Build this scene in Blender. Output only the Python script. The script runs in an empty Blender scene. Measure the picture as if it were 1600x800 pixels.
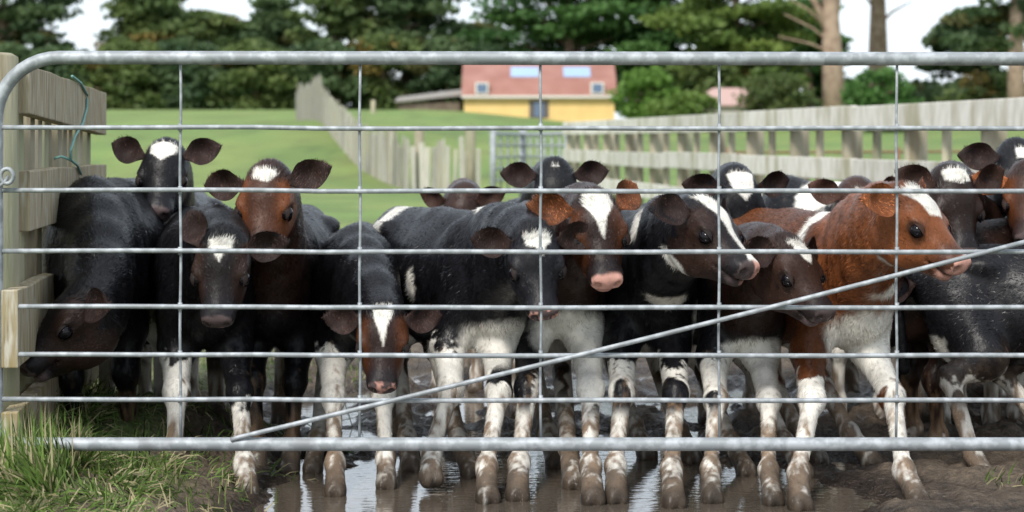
import bpy, math, random
import numpy as np
from mathutils import Vector, Matrix
random.seed(7)
rng = np.random.default_rng(11)

# ------------------------------------------------------------------ camera, light
scene = bpy.context.scene
C = scene.collection
K = 0.000348            # metres per photo pixel per metre of distance
H = 1.05                # camera height
cam_d = bpy.data.cameras.new('camera')
cam = bpy.data.objects.new('camera', cam_d); C.objects.link(cam)
cam.location = (0, 0, H); cam.rotation_euler = (math.radians(90), 0, 0)
cam_d.sensor_width = 36; cam_d.lens = 36 / (1600 * K)
cam_d.shift_y = -170 / 1600
cam_d.clip_end = 3000; cam_d.clip_start = .05
cam_d.dof.use_dof = True; cam_d.dof.focus_distance = 5.3; cam_d.dof.aperture_fstop = 4.0
scene.camera = cam

SUN_EL = math.radians(47); SUN_AZ = math.radians(204)     # azimuth from +Y, clockwise
w = bpy.data.worlds.new('World'); scene.world = w; w.use_nodes = True
nt = w.node_tree; nd = nt.nodes; lk = nt.links
bg = nd['Background']
sky = nd.new('ShaderNodeTexSky'); sky.sky_type = 'NISHITA'; sky.sun_disc = False
sky.sun_elevation = SUN_EL; sky.sun_rotation = SUN_AZ
sky.air_density = 1.0; sky.dust_density = 1.5
tc = nd.new('ShaderNodeTexCoord'); mp = nd.new('ShaderNodeMapping')
mp.inputs['Scale'].default_value = (1.6, 1.6, 5)
lk.new(tc.outputs['Generated'], mp.inputs['Vector'])
ns = nd.new('ShaderNodeTexNoise'); ns.inputs['Scale'].default_value = 2.2; ns.inputs['Detail'].default_value = 6
lk.new(mp.outputs[0], ns.inputs['Vector'])
rp = nd.new('ShaderNodeValToRGB')
rp.color_ramp.elements[0].position = .28; rp.color_ramp.elements[0].color = (.45, .45, .45, 1)
rp.color_ramp.elements[1].position = .62; rp.color_ramp.elements[1].color = (.97, .97, .97, 1)
lk.new(ns.outputs['Fac'], rp.inputs[0])
mx = nd.new('ShaderNodeMixRGB'); mx.inputs[2].default_value = (6.5, 7.1, 7.7, 1)
lk.new(rp.outputs[0], mx.inputs[0]); lk.new(sky.outputs[0], mx.inputs[1]); lk.new(mx.outputs[0], bg.inputs[0])
bg.inputs[1].default_value = .12
sd = bpy.data.lights.new('sun', 'SUN'); sd.energy = 2.5; sd.angle = math.radians(14); sd.color = (1, .95, .88)
so = bpy.data.objects.new('sun', sd); C.objects.link(so)
sdir = Vector((math.sin(SUN_AZ) * math.cos(SUN_EL), math.cos(SUN_AZ) * math.cos(SUN_EL), math.sin(SUN_EL)))
so.rotation_euler = sdir.to_track_quat('Z', 'Y').to_euler()
scene.view_settings.view_transform = 'Standard'; scene.view_settings.look = 'None'
scene.view_settings.exposure = 0.66; scene.view_settings.gamma = 1

# ------------------------------------------------------------------ helpers
def P(px, py, d):
    return Vector(((px - 800) * K * d, d, H + (230 - py) * K * d))
def gd(py):                                # distance at which flat ground shows at photo row py
    return H / ((py - 230) * K)

_r3 = np.random.default_rng(3).random((64, 64, 64)).astype(np.float32)
def vnoise(p, s=1.0, off=0):
    p = np.asarray(p, np.float64) * s + off
    i = np.floor(p).astype(int); f = p - i; f = f * f * (3 - 2 * f)
    r = 0
    for a in (0, 1):
        for b in (0, 1):
            for c in (0, 1):
                wt = (f[..., 0] if a else 1 - f[..., 0]) * (f[..., 1] if b else 1 - f[..., 1]) * (f[..., 2] if c else 1 - f[..., 2])
                r = r + wt * _r3[(i[..., 0] + a) % 64, (i[..., 1] + b) % 64, (i[..., 2] + c) % 64]
    return r
def fbm(p, s=1.0, o=3, off=0):
    r = 0; a = .5; t = 0
    for k in range(o):
        r = r + a * vnoise(p, s * 2 ** k, off + 7.3 * k); t += a; a *= .5
    return r / t

def np_mesh(name, V, faces_list, mat, parent=None, colors=None, smooth=True, mats=None, midx=None):
    """faces_list: list of int arrays (n,3) or (n,4)"""
    me = bpy.data.meshes.new(name)
    V = np.asarray(V, np.float32)
    loops = []; starts = []; tot = 0
    for F in faces_list:
        F = np.asarray(F, np.int32)
        if len(F) == 0: continue
        n = F.shape[1]
        loops.append(F.ravel()); starts.append(tot + np.arange(len(F)) * n); tot += F.size
    loops = np.concatenate(loops); starts = np.concatenate(starts)
    me.vertices.add(len(V)); me.vertices.foreach_set('co', V.ravel())
    me.loops.add(len(loops)); me.loops.foreach_set('vertex_index', loops)
    me.polygons.add(len(starts)); me.polygons.foreach_set('loop_start', starts.astype(np.int32))
    me.update(calc_edges=True)
    if smooth: me.polygons.foreach_set('use_smooth', np.ones(len(starts), bool))
    if colors is not None:
        ca = me.color_attributes.new('Col', 'FLOAT_COLOR', 'POINT')
        cc = np.ones((len(V), 4), np.float32); cc[:, :colors.shape[1]] = colors
        ca.data.foreach_set('color', cc.ravel())
    for m in (mats or [mat]): me.materials.append(m)
    if midx is not None: me.polygons.foreach_set('material_index', np.asarray(midx, np.int32))
    me.validate(); me.update()
    o = bpy.data.objects.new(name, me); C.objects.link(o)
    if parent: o.parent = parent
    return o

class MB:
    def __init__(s): s.v = []; s.f = []
    def box(s, c, size, R=None, jit=0):
        n = len(s.v); c = Vector(c)
        for z in (-.5, .5):
            for (x, y) in ((-.5, -.5), (.5, -.5), (.5, .5), (-.5, .5)):
                q = Vector((x * size[0], y * size[1], z * size[2]))
                if jit: q += Vector([random.uniform(-jit, jit) for _ in range(3)])
                if R: q = R @ q
                s.v.append(c + q)
        s.f += [tuple(n + i for i in q) for q in ((0, 3, 2, 1), (4, 5, 6, 7), (0, 1, 5, 4), (1, 2, 6, 5), (2, 3, 7, 6), (3, 0, 4, 7))]
    def hexa(s, pts):                      # 8 points, bottom ring then top ring
        n = len(s.v); s.v += [Vector(p) for p in pts]
        s.f += [tuple(n + i for i in q) for q in ((0, 3, 2, 1), (4, 5, 6, 7), (0, 1, 5, 4), (1, 2, 6, 5), (2, 3, 7, 6), (3, 0, 4, 7))]
    def tube(s, pts, r, seg=12, cap=True):
        pts = [Vector(p) for p in pts]; rs = r if isinstance(r, (list, tuple)) else [r] * len(pts)
        n0 = len(s.v); up = None
        for i, p in enumerate(pts):
            t = (pts[min(i + 1, len(pts) - 1)] - pts[max(i - 1, 0)]).normalized()
            if up is None:
                up = Vector((0, 0, 1)) if abs(t.z) < .9 else Vector((0, 1, 0))
            a = t.cross(up).normalized(); b = a.cross(t).normalized(); up = b
            for k in range(seg):
                th = 2 * math.pi * k / seg
                s.v.append(p + (a * math.cos(th) + b * math.sin(th)) * rs[i])
        for i in range(len(pts) - 1):
            for k in range(seg):
                k2 = (k + 1) % seg; o = n0 + i * seg; q = o + seg
                s.f.append((o + k, q + k, q + k2, o + k2))
        if cap:
            s.f.append(tuple(n0 + k for k in range(seg)))
            s.f.append(tuple(n0 + (len(pts) - 1) * seg + k for k in reversed(range(seg))))
    def build(s, name, mat, parent=None, smooth=False, bevel=0):
        me = bpy.data.meshes.new(name); me.from_pydata([tuple(v) for v in s.v], [], s.f)
        me.validate(); me.update(); me.materials.append(mat)
        if smooth: me.polygons.foreach_set('use_smooth', np.ones(len(me.polygons), bool))
        o = bpy.data.objects.new(name, me); C.objects.link(o)
        if parent: o.parent = parent
        if bevel:
            b = o.modifiers.new('bevel', 'BEVEL'); b.width = bevel; b.segments = 2; b.limit_method = 'ANGLE'
        return o

def tag(o, label=None, cat=None, group=None, kind=None):
    if label: o['label'] = label
    if cat: o['category'] = cat
    if group: o['group'] = group
    if kind: o['kind'] = kind
    return o
def empty(name, loc, rz=0):
    o = bpy.data.objects.new(name, None); C.objects.link(o); o.location = loc; o.rotation_euler = (0, 0, rz)
    o.empty_display_size = .1
    return o

# ------------------------------------------------------------------ materials
def mat(name, col, rough=.6, metal=0, spec=.5, noise=None, bump=None, coords='Object', stretch=(1, 1, 1)):
    """noise=(scale, colour2, lo, hi); bump=(scale, strength, distance)"""
    m = bpy.data.materials.new(name); m.use_nodes = True
    n = m.node_tree.nodes; l = m.node_tree.links; b = n['Principled BSDF']
    b.inputs['Base Color'].default_value = (*col, 1); b.inputs['Roughness'].default_value = rough
    b.inputs['Metallic'].default_value = metal; b.inputs['Specular IOR Level'].default_value = spec
    t = n.new('ShaderNodeTexCoord'); mp = n.new('ShaderNodeMapping'); mp.inputs['Scale'].default_value = stretch
    l.new(t.outputs[coords], mp.inputs['Vector'])
    if noise:
        items = noise if isinstance(noise, list) else [noise]
        prev = None
        for k, (s, c2, lo, hi) in enumerate(items):
            x = n.new('ShaderNodeTexNoise'); x.inputs['Scale'].default_value = s; x.inputs['Detail'].default_value = 7
            l.new(mp.outputs[0], x.inputs['Vector'])
            r = n.new('ShaderNodeMapRange'); r.inputs['From Min'].default_value = lo; r.inputs['From Max'].default_value = hi
            l.new(x.outputs['Fac'], r.inputs['Value'])
            q = n.new('ShaderNodeMixRGB'); q.inputs[1].default_value = (*col, 1); q.inputs[2].default_value = (*c2, 1)
            if prev: l.new(prev.outputs[0], q.inputs[1])
            l.new(r.outputs[0], q.inputs[0]); prev = q
        l.new(prev.outputs[0], b.inputs['Base Color'])
    if bump:
        x = n.new('ShaderNodeTexNoise'); x.inputs['Scale'].default_value = bump[0]; x.inputs['Detail'].default_value = 8
        l.new(mp.outputs[0], x.inputs['Vector'])
        bb = n.new('ShaderNodeBump'); bb.inputs['Strength'].default_value = bump[1]; bb.inputs['Distance'].default_value = bump[2]
        l.new(x.outputs['Fac'], bb.inputs['Height']); l.new(bb.outputs[0], b.inputs['Normal'])
    return m
def vcol_mat(name, rough, spec=.5, nscale=0, bump=None, var=.25, wet=False, sheen=0):
    m = bpy.data.materials.new(name); m.use_nodes = True
    n = m.node_tree.nodes; l = m.node_tree.links; b = n['Principled BSDF']
    b.inputs['Roughness'].default_value = rough; b.inputs['Specular IOR Level'].default_value = spec
    a = n.new('ShaderNodeVertexColor'); a.layer_name = 'Col'
    out = a.outputs['Color']
    t = n.new('ShaderNodeTexCoord')
    if nscale:
        x = n.new('ShaderNodeTexNoise'); x.inputs['Scale'].default_value = nscale; x.inputs['Detail'].default_value = 6
        l.new(t.outputs['Object'], x.inputs['Vector'])
        r = n.new('ShaderNodeMapRange'); r.inputs['From Min'].default_value = .3; r.inputs['From Max'].default_value = .7
        r.inputs['To Min'].default_value = 1 - var; r.inputs['To Max'].default_value = 1 + var
        l.new(x.outputs['Fac'], r.inputs['Value'])
        v = n.new('ShaderNodeVectorMath'); v.operation = 'SCALE'
        l.new(out, v.inputs[0]); l.new(r.outputs[0], v.inputs['Scale']); out = v.outputs[0]
    l.new(out, b.inputs['Base Color'])
    if wet: l.new(a.outputs['Alpha'], b.inputs['Roughness'])
    if sheen:
        b.inputs['Sheen Weight'].default_value = sheen; b.inputs['Sheen Roughness'].default_value = .4
    if bump:
        x = n.new('ShaderNodeTexNoise'); x.inputs['Scale'].default_value = bump[0]; x.inputs['Detail'].default_value = 5
        mp = n.new('ShaderNodeMapping'); mp.inputs['Scale'].default_value = bump[3] if len(bump) > 3 else (1, 1, 1)
        l.new(t.outputs['Object'], mp.inputs[0]); l.new(mp.outputs[0], x.inputs['Vector'])
        bb = n.new('ShaderNodeBump'); bb.inputs['Strength'].default_value = bump[1]; bb.inputs['Distance'].default_value = bump[2]
        l.new(x.outputs['Fac'], bb.inputs['Height']); l.new(bb.outputs[0], b.inputs['Normal'])
    return m

M = {}
def vary(m, lo, hi):                    # each board its own tone
    n = m.node_tree.nodes; l = m.node_tree.links; b = n['Principled BSDF']; src = b.inputs['Base Color'].links[0].from_socket
    oi = n.new('ShaderNodeObjectInfo'); r = n.new('ShaderNodeMapRange'); r.inputs['To Min'].default_value = lo; r.inputs['To Max'].default_value = hi
    v = n.new('ShaderNodeVectorMath'); v.operation = 'SCALE'; l.new(oi.outputs['Random'], r.inputs['Value']); l.new(src, v.inputs[0]); l.new(r.outputs[0], v.inputs['Scale']); l.new(v.outputs[0], b.inputs['Base Color'])
M['galv'] = mat('galvanised_steel', (.24, .26, .275), .58, .25, .5, [(30, (.38, .405, .43), .45, .62), (14, (.20, .21, .22), .56, .74)], (60, .12, .002))
M['wood_new'] = mat('weathered_timber', (.33, .28, .19), .85, 0, .2, [(12, (.17, .14, .09), .5, .66), (5, (.26, .20, .09), .50, .64), (26, (.46, .43, .36), .5, .7)], (30, .6, .006), stretch=(3, 3, .35))
M['wood_grey'] = mat('grey_timber', (.60, .58, .53), .9, 0, .2, [(7, (.44, .42, .36), .45, .7), (2, (.33, .31, .22), .5, .7)], (20, .5, .006), stretch=(2, 2, .6))
M['wood_post'] = mat('post_timber', (.33, .30, .22), .9, 0, .2, [(8, (.20, .17, .11), .42, .68), (3, (.24, .26, .16), .5, .7)], (25, .6, .008), stretch=(2, 2, .3))
M['pale_wood'] = mat('bleached_paling', (.42, .40, .35), .9, 0, .2, [(6, (.30, .29, .24), .42, .68), (1.5, (.45, .42, .30), .5, .7)], (20, .5, .01), stretch=(3, 3, .5))
for k_, lo_v, hi_v in (('wood_post', .75, 1.25), ('wood_grey', .9, 1.12), ('pale_wood', .62, 1.2)): vary(M[k_], lo_v, hi_v)
M['coat'] = vcol_mat('calf_coat', .5, .20, 14, (90, .6, .004, (.6, 1, .35)), .25, True)
M['fur'] = vcol_mat('calf_fur', .38, .32, 0, None, .2, True)
M['eye'] = mat('eye_surface', (.006, .005, .007), .07, 0, .28)
M['twine'] = mat('green_twine', (.16, .33, .30), .7)
M['sclera'] = mat('eye_white', (.5, .45, .42), .2)

# ------------------------------------------------------------------ ground
def axis(segs):
    out = []
    for a, b, s in segs: out += list(np.arange(a, b, s))
    return np.array(out + [segs[-1][1]])
gx = axis([(-600, -60, 30), (-60, -12, 2), (-12, -3, .3), (-3, 3.6, .016), (3.6, 12, .3), (12, 60, 2), (60, 600, 30)])
gy = axis([(-60, 0, 5), (0, 4, .4), (4, 9.0, .016), (9.0, 14, .08), (14, 60, .8), (60, 200, 4), (200, 900, 50)])
def sstep(a, b, x):
    t = np.clip((x - a) / (b - a), 0, 1); return t * t * (3 - 2 * t)
def far_h(x, y):
    left = .5 + .5 * sstep(8, -6, x)
    r = 2.0 * sstep(40, 66, y) * left + 1.5 * sstep(70, 125, y)
    return r + np.where(y > 140, (y - 140) * .006, 0)
def near_h(x, y):
    p = np.stack([x, y, np.zeros_like(x)], -1)
    px = x / (K * y) + 800
    wob = (fbm(p, 1.1, 3) - .5) * 1.0
    pud = sstep(-.95, -.55, x + wob * .5) * sstep(1.35, .75, x + wob * .6 + (y - 5.5) * -.10) * sstep(9.5, 8.3, y)
    clod = (fbm(p, 5.5, 4, 3) - .5)
    fine = (fbm(p, 22, 3, 9) - .5)
    rough = sstep(5.9, 6.4, y + wob)
    h = .045 - .085 * pud * (1 - .42 * rough) + clod * (.075 + .11 * rough) + fine * (.034 + .026 * rough) + (fbm(p, 60, 2, 4) - .5) * .010
    h = np.where((y < 6.0) & (pud > .9), np.minimum(h, -.012 + fine * .01), h)
    # grassy bank under the left end of the gate
    bank = sstep(-.75, -1.25, x) * sstep(7.5, 6.2, y)
    return h + bank * .10
X, Y = np.meshgrid(gx, gy, indexing='ij')
Z = far_h(X, Y)
nm = sstep(-12, -3.5, X) * sstep(12, 4, X) * sstep(26, 14, Y) * sstep(0, 3, Y)
Z = Z + near_h(X, Y) * nm + (1 - nm) * .02
nx, ny = X.shape
idx = np.arange(nx * ny).reshape(nx, ny)
F = np.stack([idx[:-1, :-1], idx[1:, :-1], idx[1:, 1:], idx[:-1, 1:]], -1).reshape(-1, 4)
Vg = np.stack([X, Y, Z], -1).reshape(-1, 3)
pn = Vg * np.array([1, 1, 0])
fb = fbm(pn, .35, 4); ff = fbm(pn, 3, 3, 5); f3 = fbm(pn, 14, 3, 8)
grassy = np.clip(sstep(11, 27, Vg[:, 1] + (fb - .5) * 12) + sstep(-1.0, -1.5, Vg[:, 0] + (ff - .5) * .9) * sstep(12, 5, Vg[:, 1]) * .8 + sstep(3.9, 2.0, Vg[:, 1]), 0, 1)
mudc = np.array([.07, .050, .038]) * (.6 + .8 * ff[:, None])
dry = np.array([.105, .078, .054]) * (.7 + .6 * f3[:, None])
wetf = sstep(.055, .015, Vg[:, 2])[:, None]
mudc = mudc * .55 * wetf + dry * (1 - wetf)
grc = np.array([.125, .195, .045]) * (.75 + .5 * fb[:, None]) + np.array([.04, .025, .01]) * sstep(.42, .7, fbm(pn * np.array([1, .5, 1]), .5, 4, 2))[:, None] - np.array([.03, .05, .01]) * sstep(.5, .75, fbm(pn, 1.6, 3, 6))[:, None]
col = mudc * (1 - grassy[:, None]) + grc * grassy[:, None]
rough = np.where(grassy > .5, .9, .30 + .45 * (1 - wetf[:, 0]))
M['ground'] = vcol_mat('mud_and_pasture', .8, .5, 40, (70, .9, .018), .45, True)
g = np_mesh('ground', Vg, [F], M['ground'], colors=np.concatenate([col, rough[:, None]], 1))
tag(g, kind='structure')

mw = bpy.data.materials.new('puddle_water'); mw.use_nodes = True
n = mw.node_tree.nodes; l = mw.node_tree.links; b = n['Principled BSDF']
b.inputs['Base Color'].default_value = (.10, .082, .064, 1); b.inputs['Roughness'].default_value = .02
b.inputs['Specular IOR Level'].default_value = .9; b.inputs['IOR'].default_value = 1.8
t = n.new('ShaderNodeTexCoord'); x1 = n.new('ShaderNodeTexNoise'); x1.inputs['Scale'].default_value = 16; x1.inputs['Detail'].default_value = 3
mpw = n.new('ShaderNodeMapping'); mpw.inputs['Scale'].default_value = (.7, 2.2, 1)
l.new(t.outputs['Object'], mpw.inputs[0]); l.new(mpw.outputs[0], x1.inputs[0])
bb = n.new('ShaderNodeBump'); bb.inputs['Strength'].default_value = .22; bb.inputs['Distance'].default_value = .006
l.new(x1.outputs['Fac'], bb.inputs['Height']); l.new(bb.outputs[0], b.inputs['Normal'])
wm = MB(); wm.v = [Vector(p) for p in ((-1.3, 4.2, 0), (3.6, 4.2, 0), (3.6, 12, 0), (-1.3, 12, 0))]; wm.f = [(0, 1, 2, 3)]
tag(wm.build('water', mw), kind='structure')

# ------------------------------------------------------------------ calf: signed-distance modelling
def smin(a, b, k):
    h = np.clip(.5 + .5 * (b - a) / k, 0, 1)
    return b + (a - b) * h - k * h * (1 - h)
class Ell:
    def __init__(s, c, r, R=None, k=.03, grp='body'):
        s.c = np.array(c, float); s.r = np.array(r, float); s.R = np.eye(3) if R is None else np.array(R, float); s.k = k; s.grp = grp
    def box(s):
        e = np.sqrt(((s.R * s.r[None, :]) ** 2).sum(1)); return s.c - e, s.c + e
    def d(s, p):
        q = (p - s.c) @ s.R
        k0 = np.sqrt(((q / s.r) ** 2).sum(-1)); k1 = np.sqrt(((q / s.r ** 2) ** 2).sum(-1)) + 1e-9
        return k0 * (k0 - 1) / k1
class Cone:
    def __init__(s, a, b, r1, r2, k=.03, grp='body'):
        s.a = np.array(a, float); s.b = np.array(b, float); s.r1 = r1; s.r2 = r2; s.k = k; s.grp = grp
    def box(s):
        return np.minimum(s.a - s.r1, s.b - s.r2), np.maximum(s.a + s.r1, s.b + s.r2)
    def d(s, p):
        ba = s.b - s.a; L = (ba ** 2).sum() + 1e-9
        t = np.clip(((p - s.a) @ ba) / L, 0, 1)
        return np.sqrt(((p - s.a - t[..., None] * ba) ** 2).sum(-1)) - (s.r1 + (s.r2 - s.r1) * t)

def surface(prims, carves, h):
    lo = np.min([q.box()[0] for q in prims], 0) - .03; hi = np.max([q.box()[1] for q in prims], 0) + .03
    n = np.ceil((hi - lo) / h).astype(int) + 1
    Fd = np.full(n, .2, np.float32)
    ax = [lo[i] + h * np.arange(n[i]) for i in range(3)]
    def sub(q, pad):
        b0, b1 = q.box()
        i0 = np.clip(((b0 - pad - lo) / h).astype(int), 0, n - 1); i1 = np.clip(((b1 + pad - lo) / h).astype(int) + 2, 1, n)
        sl = tuple(slice(i0[i], i1[i]) for i in range(3))
        g = np.stack(np.meshgrid(*[ax[i][sl[i]] for i in range(3)], indexing='ij'), -1)
        return sl, q.d(g)
    for q in prims:
        sl, d = sub(q, q.k + .012); Fd[sl] = smin(Fd[sl], d.astype(np.float32), q.k)
    for q in carves:
        sl, d = sub(q, .01); Fd[sl] = -smin(-Fd[sl], d.astype(np.float32), q.k)
    S = Fd < 0
    cs = [S[a:n[0] - 1 + a, b:n[1] - 1 + b, c:n[2] - 1 + c] for a in (0, 1) for b in (0, 1) for c in (0, 1)]
    cnt = sum(c.astype(np.int8) for c in cs)
    act = np.argwhere((cnt > 0) & (cnt < 8))
    vid = np.full(np.array(n) - 1, -1, np.int32); vid[tuple(act.T)] = np.arange(len(act))
    acc = np.zeros((len(act), 3)); num = np.zeros(len(act))
    corners = [(a, b, c) for a in (0, 1) for b in (0, 1) for c in (0, 1)]
    val = {c: Fd[act[:, 0] + c[0], act[:, 1] + c[1], act[:, 2] + c[2]] for c in corners}
    for c in corners:
        for a in range(3):
            if c[a] == 0:
                c2 = tuple(1 if i == a else c[i] for i in range(3))
                v0, v1 = val[c], val[c2]; m = (v0 < 0) != (v1 < 0)
                t = np.where(m, v0 / (v0 - v1 + 1e-12), 0)
                pt = np.tile(np.array(c, float), (len(act), 1)); pt[:, a] = t
                acc[m] += pt[m]; num[m] += 1
    V = lo + h * (act + acc / num[:, None])
    quads = []
    for a in range(3):
        o1, o2 = [(1, 2), (2, 0), (0, 1)][a]
        s0 = [slice(None)] * 3; s1 = [slice(None)] * 3; s0[a] = slice(0, -1); s1[a] = slice(1, None)
        A = S[tuple(s0)]; B = S[tuple(s1)]
        e = np.argwhere(A != B)
        e = e[(e[:, o1] > 0) & (e[:, o2] > 0) & (e[:, o1] < n[o1] - 1) & (e[:, o2] < n[o2] - 1)]
        ins = A[tuple(e.T)]
        def at(d1, d2):
            q = e.copy(); q[:, o1] += d1; q[:, o2] += d2; return vid[tuple(q.T)]
        q = np.stack([at(-1, -1), at(0, -1), at(0, 0), at(-1, 0)], -1)
        q[~ins] = q[~ins][:, ::-1]; quads.append(q)
    Q = np.concatenate(quads)
    E = np.concatenate([Q[:, [0, 1]], Q[:, [1, 2]], Q[:, [2, 3]], Q[:, [3, 0]]])
    for lam in (.5, .4):
        sm = np.zeros_like(V); c = np.zeros(len(V))
        for k in range(3):
            sm[:, k] = np.bincount(E[:, 0], V[E[:, 1], k], len(V)) + np.bincount(E[:, 1], V[E[:, 0], k], len(V))
        c = np.bincount(E[:, 0], minlength=len(V)) + np.bincount(E[:, 1], minlength=len(V))
        V = V + lam * (sm / c[:, None] - V)
    return V, Q

def vnormals(V, Fs):
    N = np.zeros_like(V)
    for Fq in Fs:
        if Fq.shape[1] == 4: fn = np.cross(V[Fq[:, 2]] - V[Fq[:, 0]], V[Fq[:, 3]] - V[Fq[:, 1]])
        else: fn = np.cross(V[Fq[:, 1]] - V[Fq[:, 0]], V[Fq[:, 2]] - V[Fq[:, 0]])
        for j in range(Fq.shape[1]):
            for k in range(3): N[:, k] += np.bincount(Fq[:, j], fn[:, k], len(V))
    return N / (np.linalg.norm(N, axis=1, keepdims=True) + 1e-12)

def poly_sd(px, py, poly):                 # signed distance to polygon (negative inside)
    d = np.full(px.shape, 1e9); inside = np.zeros(px.shape, bool)
    n = len(poly)
    for i in range(n):
        x0, y0 = poly[i]; x1, y1 = poly[(i + 1) % n]
        ex, ey = x1 - x0, y1 - y0; L = ex * ex + ey * ey + 1e-12
        t = np.clip(((px - x0) * ex + (py - y0) * ey) / L, 0, 1)
        d = np.minimum(d, (px - x0 - t * ex) ** 2 + (py - y0 - t * ey) ** 2)
        c = ((y0 > py) != (y1 > py)) & (px < (x1 - x0) * (py - y0) / (y1 - y0 + 1e-12) + x0)
        inside ^= c
    return np.where(inside, -1, 1) * np.sqrt(d)

BLACK = np.array([.0055, .0053, .0068]); DBROWN = np.array([.026, .0125, .009]); RED = np.array([.21, .068, .024])
WHITE = np.array([.72, .69, .63]); MUD = np.array([.165, .105, .062]); PINK = np.array([.62, .33, .27]); DARKNOSE = np.array([.085, .062, .062])
EARIN = np.array([.022, .012, .010])

HEART = [(.015, -.035), (.03, -.045), (.05, -.03), (.085, 0), (.05, .03), (.03, .045), (.015, .035), (.02, 0)]
def head_frame(yaw, pitch, roll):
    y, p, r = map(math.radians, (yaw, pitch, roll))
    dh = np.array([math.sin(y), -math.cos(y), 0]); up = np.array([0, 0, 1.])
    Xh = math.cos(p) * dh - math.sin(p) * up
    Yh = np.cross(up, dh); Zh = np.cross(Xh, Yh)
    Y2 = math.cos(r) * Yh + math.sin(r) * Zh; Z2 = -math.sin(r) * Yh + math.cos(r) * Zh
    return np.stack([Xh, Y2, Z2], 1)       # columns

def calf(label, root, heading, S, head, base=BLACK, face=None, neck=None, blaze=None, nose='dark', white=(), socks=(.3, .3, .3, .3),
         front=None, hind=None, ears=((8, 10), (8, 10)), h=.0062, fur=60000, HS=None, kind='black', tail=0, earin=EARIN, chest=0, mouth=0, hwhite=(), group='calves crowded behind the gate', seed=0):
    HS = HS or S * 1.04
    e = empty('calf', ((root[0] - 800) * K * root[1], root[1], 0), 0)
    hd = math.radians(heading)
    fwd = np.array([math.sin(hd), -math.cos(hd), 0]); lft = np.array([math.cos(hd), math.sin(hd), 0])
    B = np.stack([fwd, lft, [0, 0, 1.]], 1)          # local body frame in world axes; object axes = world axes
    O = np.array(e.location)
    e['label'] = label; e['category'] = 'calf'; e['group'] = group
    L = lambda x, y, z: B @ (np.array([x, y, z], float) * S)
    # head
    Rh = head_frame(*head[3:6]); ph = np.array(P(*head[:3])) - O
    sq = lambda x: .10 + (x - .10) * .87 if x > .10 else x
    Hp = lambda x, y, z: ph + Rh @ (np.array([sq(x), y, z], float) * HS)
    pr = []
    eh_ = None
    el = lambda c, r, k=.05, g='body', R=B: pr.append(Ell(c, np.array(r) * S, R, k, g))
    el(L(-.30, 0, .62), (.37, .165, .20)); el(L(-.42, 0, .56), (.27, .175, .165)); el(L(.0, 0, .60), (.17, .13, .19))
    el(L(.08, 0, .55), (.08, .08, .11))
    el(L(-.55, 0, .69), (.24, .125, .13)); el(L(-.72, 0, .68), (.13, .13, .13), .05)
    for s in (-1, 1):
        el(L(-.04, s * .085, .64), (.11, .062, .17), .04); el(L(-.60, s * .105, .765), (.06, .035, .03), .05)
        el(L(-.80, s * .06, .71), (.04, .03, .04), .04)
        el(L(-.66, s * .085, .55), (.13, .07, .17), .05)
    pr.append(Cone(L(-.0, 0, .80), L(-.35, 0, .775), .045 * S, .05 * S, .06)); pr.append(Cone(L(-.35, 0, .775), L(-.72, 0, .785), .05 * S, .045 * S, .06))
    # tail
    t0 = L(-.83, 0, .76); t1 = L(-.90, .01 + tail, .60); t2 = L(-.88, .02 + tail * 1.5, .36)
    pr.append(Cone(t0, t1, .026 * S, .018 * S, .03, 'tail')); pr.append(Cone(t1, t2, .018 * S, .026 * S, .01, 'tail'))
    # legs
    feet = []
    def leg(i, hip, foot, fr, bend=0):
        gp = 'leg%d' % i; s = S
        hip = np.array(hip); foot = np.array(foot)
        dz = hip[2]
        if fr:
            el0 = hip + (foot - hip) * .22 - fwd * .05 * s; kn = hip + (foot - hip) * .50 + fwd * (.012 + bend) * s; kn[2] = .285 * s + bend * .25
            fe = kn + (foot - kn) * .70 + fwd * (-.012 + bend * -.3) * s; fe[2] = .085 * s + max(0, foot[2])
            pr.append(Cone(hip, el0, .070 * s, .056 * s, .05, gp)); pr.append(Cone(el0, kn, .052 * s, .036 * s, .04, gp))
            pr.append(Ell(kn, np.array([.041, .041, .048]) * s, B, .022, gp))
            pr.append(Cone(kn, fe, .029 * s, .0235 * s, .02, gp))
        else:
            st = hip + (foot - hip) * .28 + fwd * .07 * s; kn = hip + (foot - hip) * .52 - fwd * (.075 + bend) * s; kn[2] = .36 * s
            fe = kn + (foot - kn) * .72 - fwd * .0 * s; fe[2] = .095 * s
            pr.append(Cone(hip, st, .105 * s, .080 * s, .05, gp)); pr.append(Cone(st, kn, .072 * s, .038 * s, .05, gp))
            pr.append(Cone(kn - fwd * .018 * s + np.array([0, 0, .025 * s]), kn, .018 * s, .036 * s, .03, gp))
            pr.append(Cone(kn, fe, .034 * s, .026 * s, .02, gp))
        pr.append(Ell(fe, np.array([.032, .032, .036]) * s, B, .018, gp))
        to = foot + fwd * .024 * s + np.array([0, 0, .020 * s])
        pr.append(Cone(fe, to, .029 * s, .035 * s, .02, gp))
        for q in (-1, 1):
            pr.append(Ell(foot + fwd * .030 * s + lft * q * .018 * s + np.array([0, 0, .010 * s]), np.array([.034, .0185, .028]) * s, B, .008, gp))
        feet.append((hip, el0 if fr else st, kn, fe, to))
    def gp(q):                                         # ground point of a photo pixel (foot)
        d = gd(q[1]); return np.array([(q[0] - 800) * K * d, d, q[2] if len(q) > 2 else 0.]) - O - fwd * .02
    for i, s in enumerate((-1, 1)):
        hip = L(-.01, s * .085, .52)
        f = gp(front[i]) if front else L(-.01, s * (.085), 0)
        leg(i, hip, f, True, bend=(front[i][3] if front and len(front[i]) > 3 else 0))
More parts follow.
